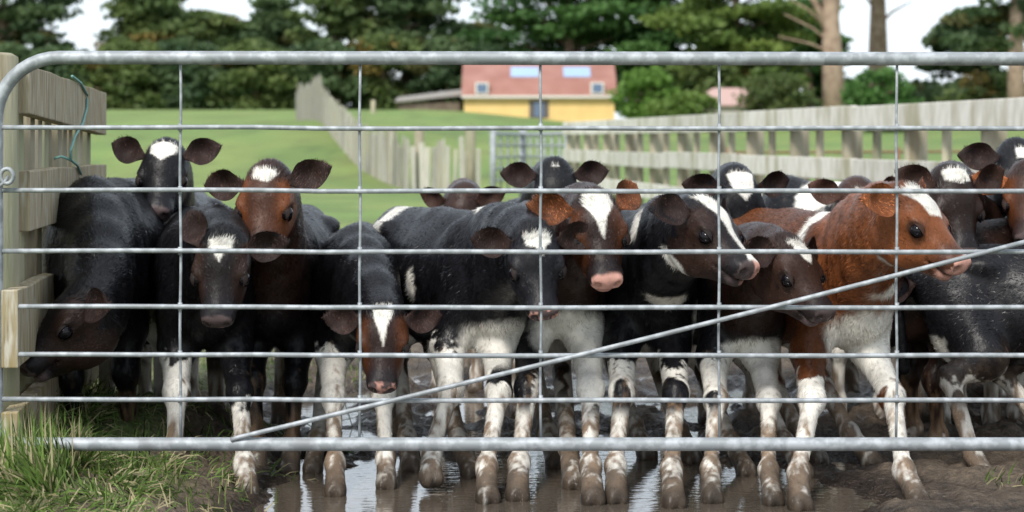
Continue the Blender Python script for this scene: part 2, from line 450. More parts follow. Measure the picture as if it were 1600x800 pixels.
    for i, s in enumerate((-1, 1)):
        hip = L(-.68, s * .085, .60)
        f = gp(hind[i]) if hind else L(-.74, s * .10, 0)
        leg(i + 2, hip, f, False)
    # neck
    for a0, a1, b0, r0, r1 in (((.0, 0, .77), (.16, 0, .84), (-.005, 0, -.055), .075, .058), ((.05, 0, .58), (.20, 0, .62), (.055, 0, -.125), .098, .056), ((.02, 0, .68), (.18, 0, .73), (.02, 0, -.085), .098, .064)):
        q0, q2 = L(*a0), Hp(*b0); back = Rh @ np.array([-.10, 0, -.05]) * HS
        q1 = (L(*a1) + q0) / 2 * .5 + (q2 + back) * .5
        prev = q0
        for t in (.25, .5, .75, 1):
            c = (1 - t) ** 2 * q0 + 2 * t * (1 - t) * q1 + t * t * q2
            pr.append(Cone(prev, c, (r0 + (r1 - r0) * (t - .25)) * S, (r0 + (r1 - r0) * t) * S, .045, 'neck')); prev = c
    # head
    eh = lambda c, r, k=.02, pitch=0: pr.append(Ell(Hp(*c), np.array(r) * HS, Rh, k, 'head'))
    eh((.050, 0, -.060), (.080, .070, .060), .03); eh((.085, 0, -.050), (.070, .079, .040), .025); eh((.060, 0, -.034), (.055, .058, .042), .03)
    eh((.012, 0, -.022), (.035, .040, .026), .02)
    for s in (-1, 1):
        eh((.080, s * .028, -.120), (.078, .034, .062), .03)
        eh((.096, s * .062, -.030), (.028, .018, .014), .012)
        eh((.145, s * .036, -.090), (.06, .022, .032), .03)
    pr.append(Cone(Hp(.10, 0, -.064), Hp(.210, 0, -.062), .053 * HS, .036 * HS, .025, 'head'))
    eh((.160, 0, -.056), (.08, .043, .034), .02); eh((.150, 0, -.100), (.075, .040, .042), .02)
    eh((.232, 0, -.060), (.038, .049, .037), .014); eh((.250, 0, -.054), (.020, .034, .026), .010)
    for s in (-1, 1): eh((.250, s * .025, -.056), (.022, .020, .026), .010)
    pr.append(Cone(Hp(.08, 0, -.146), Hp(.212, 0, -.095), .042 * HS, .024 * HS, .018, 'head'))
    eh((.228, 0, -.102), (.028, .032, .019), .010)
    cv = []
    for s in (-1, 1):
        cv.append(Ell(Hp(.272, s * .026, -.056), np.array([.014, .0105, .012]) * HS, Rh, .006))
        cv.append(Ell(Hp(.118, s * .084, -.044), np.array([.021, .015, .015]) * HS, Rh, .008))
        cv.append(Ell(Hp(.222, s * .044, -.090), np.array([.042, .016, .0034]) * HS, Rh, .006))
    cv.append(Ell(Hp(.262, 0, -.088), np.array([.018, .042, .0032 + .007 * mouth]) * HS, Rh, .005))
    V, Q = surface(pr, cv, h)
    isear = np.zeros(len(V)); Fs = [Q]; nb = len(V)
    # ears: a cupped leaf, two skins
    for s, (rise, back) in zip((-1, 1), ears):
        a = math.radians(rise); bk = math.radians(back)
        side = Rh[:, 1] * s; nrm = Rh @ np.array([.60, 0, .80]); nrm /= np.linalg.norm(nrm)
        wid = np.cross(nrm, side) * s; up = wid if wid[2] > 0 else -wid
        d = side * math.cos(a) + up * math.sin(a); d = d * math.cos(bk) - nrm * math.sin(bk)
        nrm2 = nrm - d * (nrm @ d); nrm2 /= np.linalg.norm(nrm2); w_ = np.cross(d, nrm2)
        if w_[2] < 0: w_ = -w_
        b0 = Hp(.030, s * .056, -.030)
        nu, nv = 22, 15; EL = .134 * HS; EW = .044 * HS
        U, VV = np.meshgrid(np.linspace(0, 1, nu), np.linspace(-1, 1, nv), indexing='ij')
        ww = EW * (np.sin(np.pi * np.clip(.16 + .84 * U, 0, 1) ** 1.25) ** .80) * (.42 + .58 * sstep(0, .38, U))
        ww[-1] = .001
        cup = (.9 - .45 * U) * ww * (VV ** 2 * .75 - .35) + .010 * np.sin(U * 9) * (1 - VV ** 2)
        for side_i, th in ((0, .0035), (1, -.0035)):
            Pp = b0 + U[..., None] * EL * d + (VV * ww)[..., None] * w_ + (cup + th * (1 - VV ** 4) * (1 - U ** 6) - .012 * U ** 2)[..., None] * nrm2
            n0 = len(V); V = np.concatenate([V, Pp.reshape(-1, 3)])
            isear = np.concatenate([isear, np.full(nu * nv, 2. if side_i == 0 else 1.) ])
            ix = n0 + np.arange(nu * nv).reshape(nu, nv)
            q = np.stack([ix[:-1, :-1], ix[1:, :-1], ix[1:, 1:], ix[:-1, 1:]], -1).reshape(-1, 4)
            fn = np.cross(V[q[:, 2]] - V[q[:, 0]], V[q[:, 3]] - V[q[:, 1]]).mean(0)
            if (fn @ nrm2 > 0) != (side_i == 0): q = q[:, ::-1]
            Fs.append(q)
    for s in (-1, 1):                                  # eyelids: thin shells hooding the eyeball
        ec = Hp(.118, s * .0655, -.0440); er_ = .0208 * HS
        for lo_a, hi_a in ((44, 105), (-105, -50)):
            A_, B_ = np.meshgrid(np.radians(np.linspace(lo_a, hi_a, 8)), np.radians(np.linspace(-80, 80, 15)), indexing='ij')
            A_ = A_ * (1 - .0 * B_); edge = np.radians(lo_a if lo_a > 0 else hi_a)
            A_ = A_ + (0 - edge) * .75 * (np.abs(B_) / 1.4) ** 2 * (np.abs(A_) < 1.2)
            loc = np.stack([np.sin(B_) * np.cos(A_) * 1.25, s * np.cos(B_) * np.cos(A_), np.sin(A_)], -1) * er_
            n0 = len(V); V = np.concatenate([V, (ec + loc @ Rh.T).reshape(-1, 3)]); isear = np.concatenate([isear, np.full(A_.size, 3.)])
            ix = n0 + np.arange(A_.size).reshape(A_.shape)
            q = np.stack([ix[:-1, :-1], ix[1:, :-1], ix[1:, 1:], ix[:-1, 1:]], -1).reshape(-1, 4)
            fn = np.cross(V[q[:, 2]] - V[q[:, 0]], V[q[:, 3]] - V[q[:, 1]]); cq = V[q].mean(1) - ec
            if (fn * cq).sum() < 0: q = q[:, ::-1]
            Fs.append(q)
    N = vnormals(V, Fs)
    # ---- coat colour
    jit = (fbm(V, 60, 3, seed) - .5) * .022 + (fbm(V, 13, 3, seed + 5) - .5) * .03
    hl = ((V - ph) @ Rh) / HS; hl[:, 0] = np.where(hl[:, 0] > .10, .10 + (hl[:, 0] - .10) / .87, hl[:, 0]); bl = ((V) @ B) / S
    def gdist(g): return np.min([q.d(V) for q in pr if q.grp == g], 0)
    dh = gdist('head'); dn = gdist('neck')
    dl = np.stack([gdist('leg%d' % i) for i in range(4)], 1)
    isear_b = isear > 0
    headm = ((dh < .012) | isear_b)
    col = np.tile(base, (len(V), 1)).astype(float)
    big = fbm(V, 5, 3, seed + 2)[:, None]
    col = col * (.8 + .5 * big)
    # brownish cast on shoulders, flank and throat
    if neck is not None:
        m = np.clip(sstep(.05, .0, dn) + headm, 0, 1) * sstep(.30, .62, big[:, 0] + .35 * (hl[:, 2] < -.06))
        col = col * (1 - m[:, None]) + neck * (.7 + .6 * big) * m[:, None]
    if face is not None:
        m = headm * sstep(.035, .075, np.abs(hl[:, 1]) + (hl[:, 2] < -.085) * .03 + (hl[:, 0] > .03) * .01) * sstep(-.01, .05, hl[:, 0]) * sstep(.245, .2, hl[:, 0])
        m = np.clip(m + .25 * headm * (hl[:, 0] > .04), 0, 1) * (1 - isear_b)
        col = col * (1 - m[:, None]) + face * (.75 + .5 * big) * m[:, None]
    sm_k = (sstep(.17, .225, hl[:, 0] + jit) * (dh < .014) * (~isear_b) * .65)[:, None]; col = col * (1 - sm_k) + BLACK * 1.8 * sm_k
    wm_ = np.zeros(len(V))
    for c, r in white:
        q = np.sqrt((((bl - np.array(c)) / np.array(r)) ** 2).sum(1))
        wm_ = np.maximum(wm_, sstep(.012, -.012, (q - 1) * min(r) + jit * 1.2) * (~headm))
    if chest:
        q = np.sqrt((((bl - np.array([.05, 0, .42])) / np.array([.22, .13, chest])) ** 2).sum(1))
        wm_ = np.maximum(wm_, sstep(.02, -.02, (q - 1) * .1 + jit) * (~headm) * (dn > -.0))
    if blaze:
        for pl in (blaze if isinstance(blaze[0], list) else [blaze]):
            sd_ = poly_sd(hl[:, 0], hl[:, 1], pl)
            wm_ = np.maximum(wm_, sstep(.003, -.003, sd_ + jit * .2) * (hl[:, 2] > -.062) * (dh < .014) * (~isear_b))
    for c, r in hwhite:
        q = np.sqrt((((hl - np.array(c)) / np.array(r)) ** 2).sum(1))
        wm_ = np.maximum(wm_, sstep(.006, -.006, (q - 1) * min(r) + jit * .5) * (~isear_b))
    legm = np.zeros(len(V)); mudm = np.zeros(len(V))
    for i in range(4):
        near = (dl[:, i] < .02) & (dl[:, i] <= dl.min(1) + 1e-6) & (bl[:, 2] < .52) & (~headm)
        hgt = V[:, 2]
        st_ = fbm(V * np.array([1, 1, .3]), 13, 2, seed + i * 7)
        wm_ = np.maximum(wm_, near * sstep(.01, -.01, hgt - socks[i] * S + jit * 4) * np.maximum(sstep(.37, .40, st_), sstep(.26, .20, hgt)))
        mm = sstep(.27, .07, hgt + (fbm(V * np.array([1, 1, .28]), 42, 3, i) - .5) * .38 + (fbm(V * np.array([1, 1, .3]), 12, 2, i + 3) - .5) * .30 + (fbm(V * np.array([1, 1, .13]), 75, 2, i) - .5) * .35)
        if i > 1: mm = np.maximum(mm, .3 * sstep(.45, .25, hgt + jit * 6))
        mudm = np.maximum(mudm, near * mm)
    col = col * (1 - wm_[:, None]) + WHITE * (.86 + .2 * big) * wm_[:, None]
    # flesh of nose pad and lips
    nz = sstep(.244 if nose in ('pink', 'half') else .25, .258, hl[:, 0] + jit * .4) * (hl[:, 2] > -.087) * (np.abs(hl[:, 1]) < .042) * (dh < .012) * (~isear_b)
    lip = sstep(.222, .240, hl[:, 0]) * (hl[:, 2] <= -.087) * (dh < .012)
    pinkm = (1.0 if nose == 'pink' else 0.0) if nose != 'half' else (sstep(.0, .01, hl[:, 1] + (fbm(V, 70, 2) - .5) * .03))
    if nose == 'spot': pinkm = sstep(.55, .62, fbm(V, 55, 2, seed))
    nc = DARKNOSE[None] * (1 - np.reshape(pinkm, (-1, 1))) + PINK[None] * np.reshape(pinkm, (-1, 1))
    col = col * (1 - nz[:, None]) + nc * nz[:, None]
    lc = nc * .9 if nose != 'dark' else DARKNOSE[None] * 1.6
    if mouth: lc = PINK[None] * 1.0
    col = col * (1 - lip[:, None] * .8) + lc * lip[:, None] * .8
    # dark nostril lining, lip line and eyelids
    for s in (-1, 1):
        q = np.linalg.norm((hl - np.array([.272, s * .026, -.056])) / np.array([1.3, 1, 1.2]), axis=1)
        k_ = sstep(.012, .007, q)[:, None]; col = col * (1 - k_) + np.array([.02, .012, .012]) * k_
        q = np.linalg.norm((hl - np.array([.118, s * .077, -.043])) / np.array([1.35, 1, 1]), axis=1)
        k_ = sstep(.028, .019, q)[:, None] * .8; col = col * (1 - k_) + np.array([.020, .013, .011]) * k_
    k_ = ((np.abs(hl[:, 2] + .089) < .0035) & (hl[:, 0] > .20) & (dh < .02))[:, None] * .8; col = col * (1 - k_) + np.array([.02, .012, .012]) * k_
    # ear lining
    ei = (isear == 2)[:, None] * sstep(.25, .55, fbm(V, 30, 2, seed) + .15)[:, None]; col = col * (1 - ei) + earin * (.6 + .8 * big) * ei
    mudm = mudm * .92
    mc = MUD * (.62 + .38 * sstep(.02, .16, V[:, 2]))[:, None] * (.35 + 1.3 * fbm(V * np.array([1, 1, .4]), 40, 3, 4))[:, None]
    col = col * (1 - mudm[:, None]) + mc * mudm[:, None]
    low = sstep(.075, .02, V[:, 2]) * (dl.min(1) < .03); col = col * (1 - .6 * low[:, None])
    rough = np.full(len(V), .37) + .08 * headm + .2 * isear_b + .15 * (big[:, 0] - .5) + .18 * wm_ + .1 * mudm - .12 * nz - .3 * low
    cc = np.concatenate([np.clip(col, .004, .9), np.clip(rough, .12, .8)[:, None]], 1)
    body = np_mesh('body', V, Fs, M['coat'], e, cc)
    # ---- eyes
    for s in (-1, 1):
        m = MB(); c = Vector(Hp(.118, s * .0655, -.0440)); r = .0185 * HS
        for i in range(9):
            for j in range(16):
                th = math.pi * i / 8; p_ = 2 * math.pi * j / 16
                m.v.append(c + Vector(Rh @ np.array([math.sin(th) * math.cos(p_) * 1.12, math.sin(th) * math.sin(p_), math.cos(th)])) * r)
        for i in range(8):
            for j in range(16):
                j2 = (j + 1) % 16; m.f.append((i * 16 + j, (i + 1) * 16 + j, (i + 1) * 16 + j2, i * 16 + j2))
        m.build('eye', M['eye'], e, True)
    # ---- fur strands (short tapered blades, following the lie of the coat)
    if fur:
        tri = np.concatenate([np.concatenate([q[:, [0, 1, 2]], q[:, [0, 2, 3]]]) for q in Fs])
        ar = np.linalg.norm(np.cross(V[tri[:, 1]] - V[tri[:, 0]], V[tri[:, 2]] - V[tri[:, 0]]), axis=1)
        hp = hl[tri[:, 0]]; hm = headm[tri[:, 0]]
        wgt = ar * (isear[tri[:, 0]] != 3) * (1 + 1.3 * hm) * np.where(V[tri[:, 0], 1] + O[1] > O[1] + .5, .5, 1)
        r_ = np.random.default_rng(seed + 100)
        t = r_.choice(len(tri), fur, p=wgt / wgt.sum())
        a, b_ = r_.random((2, fur)); fl = a + b_ > 1; a[fl] = 1 - a[fl]; b_[fl] = 1 - b_[fl]; c_ = 1 - a - b_
        W3 = np.stack([c_, a, b_], 1)[:, :, None]
        p0 = (V[tri[t]] * W3).sum(1); nn = (N[tri[t]] * W3).sum(1); nn /= np.linalg.norm(nn, axis=1, keepdims=True) + 1e-9
        hl0 = ((p0 - ph) @ Rh) / HS; hl0[:, 0] = np.where(hl0[:, 0] > .10, .10 + (hl0[:, 0] - .10) / .87, hl0[:, 0]); hm = headm[tri[t, 0]]; er = (isear[tri[t, 0]] > 0)
        lg = (dl[tri[t, 0]].min(1) < .01) & (p0[:, 2] < .45)
        flow = np.tile(-fwd * .8 + np.array([0, 0, -.55]), (fur, 1))
        flow[hm] = -Rh[:, 0] * .9 + np.array([0, 0, .0])
        flow[hm & (hl0[:, 2] < -.07)] = -Rh[:, 0] - Rh[:, 2] * .5
        flow[lg] = np.array([0, 0, -1.])
        sw = np.stack([vnoise(p0, 9, 1 + i * 13) for i in range(3)], 1) - .5
        flow = flow + sw * np.where(lg, .6, 1.5)[:, None] + r_.normal(0, .22, (fur, 3))
        flow = flow - nn * (flow * nn).sum(1, keepdims=True); flow /= np.linalg.norm(flow, axis=1, keepdims=True) + 1e-9
        ln = np.where(hm, .0095, .018) * r_.uniform(.6, 1.35, fur)
        poll = hm & (hl0[:, 0] < .045) & (hl0[:, 2] > -.05) & ~er
        ln = np.where(poll, .017, ln) * np.where(er, 1.2, 1)
        ln = np.where(lg, ln * np.clip(.50 + p0[:, 2] * .8, .50, .75), ln)
        lift = np.where(poll, .42, .16)[:, None] * r_.uniform(.3, 1.5, (fur, 1))
        nosem = hm & (hl0[:, 0] > .238); ln[nosem] = .003
        tip = p0 + (flow + nn * lift) * (ln * S)[:, None]
        sd2 = np.cross(nn, flow); wd = (np.where(hm, .0009, .0013) * r_.uniform(.7, 1.4, fur))[:, None] * 1.0
        VV = np.stack([p0 - sd2 * wd - nn * .001, p0 + sd2 * wd - nn * .001, tip], 1).reshape(-1, 3)
        c3 = (cc[tri[t]] * W3).sum(1); k_ = r_.uniform(.4, 1.65, fur)[:, None]
        ein = isear[tri[t, 0]] == 2; k_[ein] *= r_.uniform(.5, 3.2, (ein.sum(), 1)) ** 1.2
        c3[:, :3] = np.clip(c3[:, :3] * np.where(c3[:, :3] > .4, np.clip(k_, .8, 1.15), k_), 0, .88)
        ft = np.arange(fur * 3).reshape(-1, 3)
        g3 = np.cross(VV[1::3] - VV[0::3], VV[2::3] - VV[0::3]); fl = (g3 * nn).sum(1) < 0; ft[fl] = ft[fl][:, [1, 0, 2]]
        fo = np_mesh('fur', VV, [ft], M['fur'], e, np.repeat(c3, 3, 0))
        st = np.where(hm[:, None], np.array([1, 1, 1.]), np.array([1, 1, .4]))
        clump = (np.stack([fbm(p0 * st, 62, 2, 21 + 9 * i) for i in range(3)], 1) - .5) * np.where(hm, 1.0, 1.5)[:, None]
        clump += (np.stack([vnoise(p0 * st, 170, 31 + 9 * i) for i in range(3)], 1) - .5) * .45
        c3[:, :3] *= (.45 + 1.1 * fbm(p0 * st, 62, 2, 5))[:, None] * np.where(c3[:, :3] > .4, .9, 1) + np.where(c3[:, :3] > .4, .08, 0)
        cc3 = np.repeat(c3, 3, 0); cc3[:, :3] = np.clip(cc3[:, :3], 0, .88)
        fo.data.color_attributes['Col'].data.foreach_set('color', cc3.astype(np.float32).ravel())
        jn = nn + sd2 * r_.normal(0, 1, (fur, 1)) * np.where(hm, .34, .22)[:, None] + clump * .9 + flow * r_.normal(0, .12, (fur, 1)); jn /= np.linalg.norm(jn, axis=1, keepdims=True)
        fo.data.normals_split_custom_set_from_vertices(np.repeat(jn, 3, 0).tolist())
    return e
#CALVES
# ------------------------------------------------------------------ the calves
STAR = [(.004, -.030), (.010, .030), (.035, .034), (.045, .018), (.075, .004), (.050, -.020), (.035, -.034)]
LONG = [(-.005, -.030), (-.005, .035), (.03, .044), (.08, .018), (.135, .004), (.08, -.014), (.03, -.038)]
STRIPE = [(-.01, .040), (-.01, -.035), (.05, -.032), (.12, -.012), (.20, -.006), (.285, -.016), (.285, .030), (.20, .014), (.12, .012), (.05, .026)]
VEE = [(.0, -.030), (.0, .030), (.03, .032), (.07, .013), (.13, .002), (.08, -.012), (.04, -.028)]
calf('black calf at the left end, head turned down and left by the timber rails', (144, 5.95), 2, 1.12, (122, 446, 5.45, -58, 42, 0),
     face=DBROWN * .9, socks=(.0, .0, .5, .5), front=[(122, 738), (203, 730)], ears=((30, 50), (0, 5)), tail=-.16, white=[((-.9, -.2, .45), (.06, .12, .14))], seed=1)
calf('black calf at the back left, only ears and heart-marked forehead showing above the herd', (262, 7.0), 3, 1.05, (256, 226, 6.45, 0, 50, 0),
     blaze=[(.0, -.042), (-.005, .0), (.0, .045), (.03, .048), (.075, .002), (.035, -.040)], white=[((-.05, -.12, .70), (.06, .08, .1))], fur=22000, h=.0075, ears=((22, 10), (18, 10)), seed=2)
calf('black calf with white forehead patch and bared lower teeth, front legs white', (322, 5.88), 14, 1.0, (345, 366, 5.33, -1, 63, 0),
     face=DBROWN * 1.0, blaze=[(.018, -.034), (.018, .034), (.045, .036), (.058, .016), (.088, .002), (.058, -.014), (.045, -.030)], socks=(.40, .25, .45, .4), mouth=1,
     front=[(272, 770), (387, 778)], ears=((62, 35), (5, 5)), chest=.0, white=[((-.62, -.10, .80), (.08, .05, .05))], nose='dark', seed=3)
calf('brown faced calf with raised head and wide spread ears, white spot on brow', (428, 6.1), -2, 1.0, (415, 264, 5.62, -7, 58, 0), HS=1.1,
     face=RED * .62, neck=DBROWN * 1.4, blaze=[(.008, -.032), (.004, .02), (.018, .038), (.03, .030), (.048, .012), (.045, -.004), (.035, -.032)],
     socks=(.1, .1, .55, .55), front=[(402, 742), (452, 738)], ears=((-4, 8), (20, 8)), white=[((-.72, .12, .72), (.10, .07, .12)), ((-.75, .12, .5), (.06, .08, .2))], seed=4)
calf('black calf with lowered head near the ground and narrow white V on its face', (556, 6.0), 3, .93, (598, 481, 5.40, 3, 58, 0),
     face=RED * .30, blaze=VEE, nose='spot', socks=(.42, .42, .5, .5), front=[(524, 773), (604, 762)], hind=[(489, 738), (642, 735)], ears=((2, 15), (4, 15)), earin=EARIN * 1.3, seed=5)
calf('black calf standing three-quarter on with white belt on its rump and downcast head', (762, 5.98), 27, 1.0, (836, 358, 5.42, 16, 60, 4),
     face=BLACK * 2.2, neck=BLACK * 1.6, blaze=[(.018, -.040), (.015, .036), (.045, .040), (.060, .022), (.092, .008), (.065, -.010), (.055, -.034)], nose='spot', socks=(.42, .43, .5, .5), chest=.09,
     front=[(672, 768, .03, .03), (760, 784)], hind=[(640, 720), (735, 745)], ears=((4, 25), (10, 10)),
     white=[((-.64, -.05, .64), (.075, .25, .26)), ((.03, 0, .86), (.05, .05, .03)), ((-.25, -.165, .60), (.012, .02, .03))], seed=6)
calf('dark brown calf with long white wedge on its face and pink nose, mid gate', (880, 6.08), 8, 1.02, (930, 306, 5.55, 13, 54, 6), HS=1.12,
     face=RED * .30, neck=DBROWN * 1.2, blaze=LONG, nose='pink', socks=(.31, .42, .5, .5), chest=.11, front=[(808, 780), (926, 786)], hind=[(868, 728), (896, 762)],
     ears=((12, 10), (38, 38)), earin=RED * .5, seed=7)
calf('black calf in second row looking ahead, ears and plain forehead above the others', (846, 7.2), 0, 1.04, (868, 256, 6.75, 4, 52, 0),
     blaze=[(.012, -.014), (.012, .010), (.018, .012), (.018, -.014)], fur=20000, h=.0075, ears=((4, 8), (8, 8)), seed=8)
calf('small calf far back with only brown ears showing over the belted calf', (715, 7.9), -10, .98, (716, 300, 7.3, -25, 70, 0), neck=DBROWN * 1.6, face=DBROWN, fur=12000, h=.009, ears=((12, 5), (10, 30)), earin=DBROWN * 1.4, seed=9)
calf('dark calf gazing right with a white stripe running down to pink speckled muzzle', (1022, 6.05), 12, 1.0, (1100, 310, 5.50, 41, 36, -6), HS=1.12,
     face=DBROWN * 1.1, neck=BLACK * 1.5, blaze=STRIPE, nose='half', hwhite=[((.05, -.04, -.185), (.07, .05, .025)), ((.25, .03, -.05), (.03, .015, .03))], socks=(.36, .36, .5, .5), chest=.0, front=[(962, 784), (1052, 791)], hind=[(1010, 715), (1080, 722)],
     ears=((6, 12), (12, 20)), white=[((.16, -.04, .79), (.10, .10, .06)), ((.02, .10, .46), (.08, .06, .10)), ((.25, 0, .54), (.05, .12, .05))], seed=10)
calf('small dark calf with drooped head pointing right, under the tan calf', (1162, 6.0), 12, .92, (1236, 372, 5.52, 40, 47, 0), HS=1.05,
     face=DBROWN * 1.5, neck=DBROWN * 1.2, blaze=[(.015, -.034), (.02, .03), (.05, .036), (.100, .006), (.085, -.016), (.045, -.026)], nose='dark', socks=(.42, .44, .5, .5), chest=.06,
     front=[(1112, 784), (1207, 788)], hind=[(1165, 742), (1255, 745)], ears=((6, 10), (0, 20)), seed=11)
calf('reddish tan calf with white shoulder band and white chest, looking right', (1325, 5.85), 22, 1.0, (1424, 292, 5.36, 47, 42, 0), HS=1.12,
     base=RED * .42, face=RED * .85, neck=RED * .9, blaze=[(.0, -.048), (-.004, .02), (.05, .034), (.115, .012), (.10, -.030), (.05, -.040)], nose='pink', hwhite=[((.11, -.01, -.190), (.05, .05, .018)), ((.245, .01, -.045), (.02, .02, .03))], socks=(.38, .48, .5, .5), chest=.17,
     front=[(1248, 795), (1432, 790)], hind=[(1275, 722), (1360, 728)], ears=((10, 12), (25, 20)), earin=RED * .9,
     white=[((-.10, 0, .72), (.055, .3, .22)), ((.22, 0, .62), (.05, .08, .04))], seed=12)
calf('dark brown calf with white tufted poll behind the tan calf', (1510, 6.7), -5, 1.06, (1494, 272, 6.1, 12, 62, 0), base=DBROWN * .45, face=DBROWN * .7, neck=DBROWN * .6,
     blaze=[(-.02, -.04), (-.02, .045), (.02, .045), (.035, 0), (.02, -.04)], fur=26000, h=.007, ears=((20, 20), (22, 10)), earin=DBROWN * 1.2, seed=13)
calf('black calf at the back right corner with wide ear raised above the rest', (1602, 7.3), 0, 1.12, (1594, 226, 6.6, 0, 50, 0), blaze=[(.02, -.02), (.02, .04), (.06, .03), (.06, -.02)], fur=16000, h=.008, ears=((5, 10), (5, 10)), seed=14)
calf('brown calf cut by the right edge with an orange ear', (1625, 6.7), 5, 1.0, (1606, 262, 6.15, -15, 55, 0), base=DBROWN, face=RED * .4, neck=DBROWN * 1.4, fur=20000, h=.0075, ears=((-4, 10), (10, 10)), earin=RED * 1.4, seed=15)
calf('dark calf walking right at the edge with white hock on its lifted hind leg', (1790, 5.95), 78, .87, (1960, 330, 5.8, 70, 35, 0), base=BLACK * 1.3, neck=DBROWN, socks=(.3, .3, .36, .33),
     hind=[(1546, 758), (1700, 740)], fur=40000, white=[((-.66, -.06, .80), (.05, .05, .04)), ((-.76, -.12, .42), (.06, .08, .08))], seed=16)
calf('dark brown calf sideways in the shade beyond the tan calf, low belly showing', (1440, 6.25), -72, .95, (1395, 440, 6.2, -92, 50, 0), base=DBROWN * .6, neck=DBROWN * .8, socks=(.1, .1, .1, .1), fur=24000, h=.007, ears=((20, 10), (20, 10)), seed=17)
calf('black calf with broad white blaze half hidden behind the striped-face calf', (1140, 7.0), 5, 1.04, (1158, 274, 6.4, 14, 66, 0), blaze=[(-.01, -.045), (-.01, .045), (.05, .035), (.09, .0), (.05, -.035)], fur=20000, h=.0075, ears=((2, 10), (8, 10)), white=[((-.1, .1, .75), (.15, .08, .1))], seed=18)
calf('black and white calf with white back turned away in the middle of the herd', (1235, 7.5), 212, 1.09, (1215, 300, 8.1, 190, 45, 0), white=[((-.72, 0, .74), (.12, .2, .14)), ((-.25, 0, .8), (.14, .2, .1))], fur=20000, h=.0075, seed=19)
calf('brown calf with white forehead square between the black and tan calves', (1345, 7.0), 0, .98, (1346, 292, 6.45, 8, 64, 0), base=DBROWN, neck=DBROWN * 1.6, face=DBROWN * 1.5, blaze=[(.01, -.025), (.01, .040), (.06, .040), (.06, -.02)], fur=18000, h=.0075, ears=((18, 20), (25, 25)), earin=DBROWN * 2, seed=20)
# ------------------------------------------------------------------ the gate
GD = 5.0
gate = empty('farm_gate', (P(-6, 0, GD).x, GD, 0)); go = Vector(gate.location)
tag(gate, 'galvanised steel farm gate with wire-thin bars and a slanting brace', 'gate')
def gpt(px, py, dy=0): return P(px, py, GD) - go + Vector((0, dy, 0))
XR = 2420
m = MB(); pts = []
R_ = 98
for a in range(0, 91, 9):
    th = math.radians(a); pts.append(gpt(-6 + R_ - R_ * math.cos(th), 90 + R_ - R_ * math.sin(th)))
R2 = 45; lo = [gpt(-6 + R2 - R2 * math.cos(math.radians(a)), 694 - R2 + R2 * math.sin(math.radians(a))) for a in range(90, -1, -9)]
rt = []
for a in range(0, 91, 9):
    th = math.radians(a); rt.append(gpt(XR - R_ + R_ * math.sin(th), 90 + R_ - R_ * math.cos(th)))
rb = [gpt(XR - R_ + R_ * math.cos(math.radians(a)), 694 - R_ + R_ * math.sin(math.radians(a))) for a in range(0, 91, 9)]
mid_t = [gpt(92 + (XR - 190) * t / 12, 90 + 3 * t / 12) for t in range(1, 12)]
mid_b = [gpt(XR - R_ - (XR - 190) * t / 12, 694) for t in range(1, 12)]
loop = pts + mid_t + rt + rb + mid_b + lo + [pts[0]]
m.tube(loop, .0185, 18, False); m.build('frame', M['galv'], gate, True)
for i, py in enumerate((199, 297, 392, 479, 554, 624)):
    m = MB(); m.tube([gpt(-6 + k * (XR + 6) / 24, py + .5 * math.sin(k * 1.3 + i) + (1.5 if k > 4 else 0)) for k in range(25)], .0068, 10)
    m.build('rail', M['galv'], gate, True)
vx = [281, 562, 845, 1124, 1402, 1680, 1960, 2240]
for i, px in enumerate(vx):
    m = MB(); n_ = 14
    m.tube([gpt(px + .8 * math.sin(k * 1.1 + i * 2), 98 + (684 - 98) * k / n_, .009) for k in range(n_ + 1)], .0038, 8)
    for py in (199, 297, 392, 479, 554, 624):
        m.tube([gpt(px, py - 6, .004), gpt(px, py + 6, .004)], [.006, .006], 8)
    m.build('upright_wire', M['galv'], gate, True)
m = MB(); m.tube([gpt(362, 686, -.016)] + [gpt(370 + (1640 - 370) * k / 10, 683 - 316 * k / 10 + 4 * math.sin(k / 10 * math.pi), -.016) for k in range(11)], .0066, 10)
m.build('brace', M['galv'], gate, True)
# hinge eye on the left stile
hg = MB(); c0 = P(14, 275, GD) + Vector((0, -.02, 0))
ring = [c0 + Vector((math.cos(a) * .017, 0, math.sin(a) * .020)) for a in np.linspace(0, 2 * math.pi, 17)]
hg.tube(ring, .006, 8, False); hg.tube([c0 + Vector((-.015, .005, -.012)), c0 + Vector((-.06, .02, -.03))], .007, 8)
hg.tube([c0 + Vector((-.02, -.005, -.028)), c0 + Vector((-.005, .0, -.015)), c0 + Vector((.0, .01, .0))], .005, 8)
hg.v = [v - go for v in hg.v]
hg.build('hinge_eye', M['galv'], gate, True)

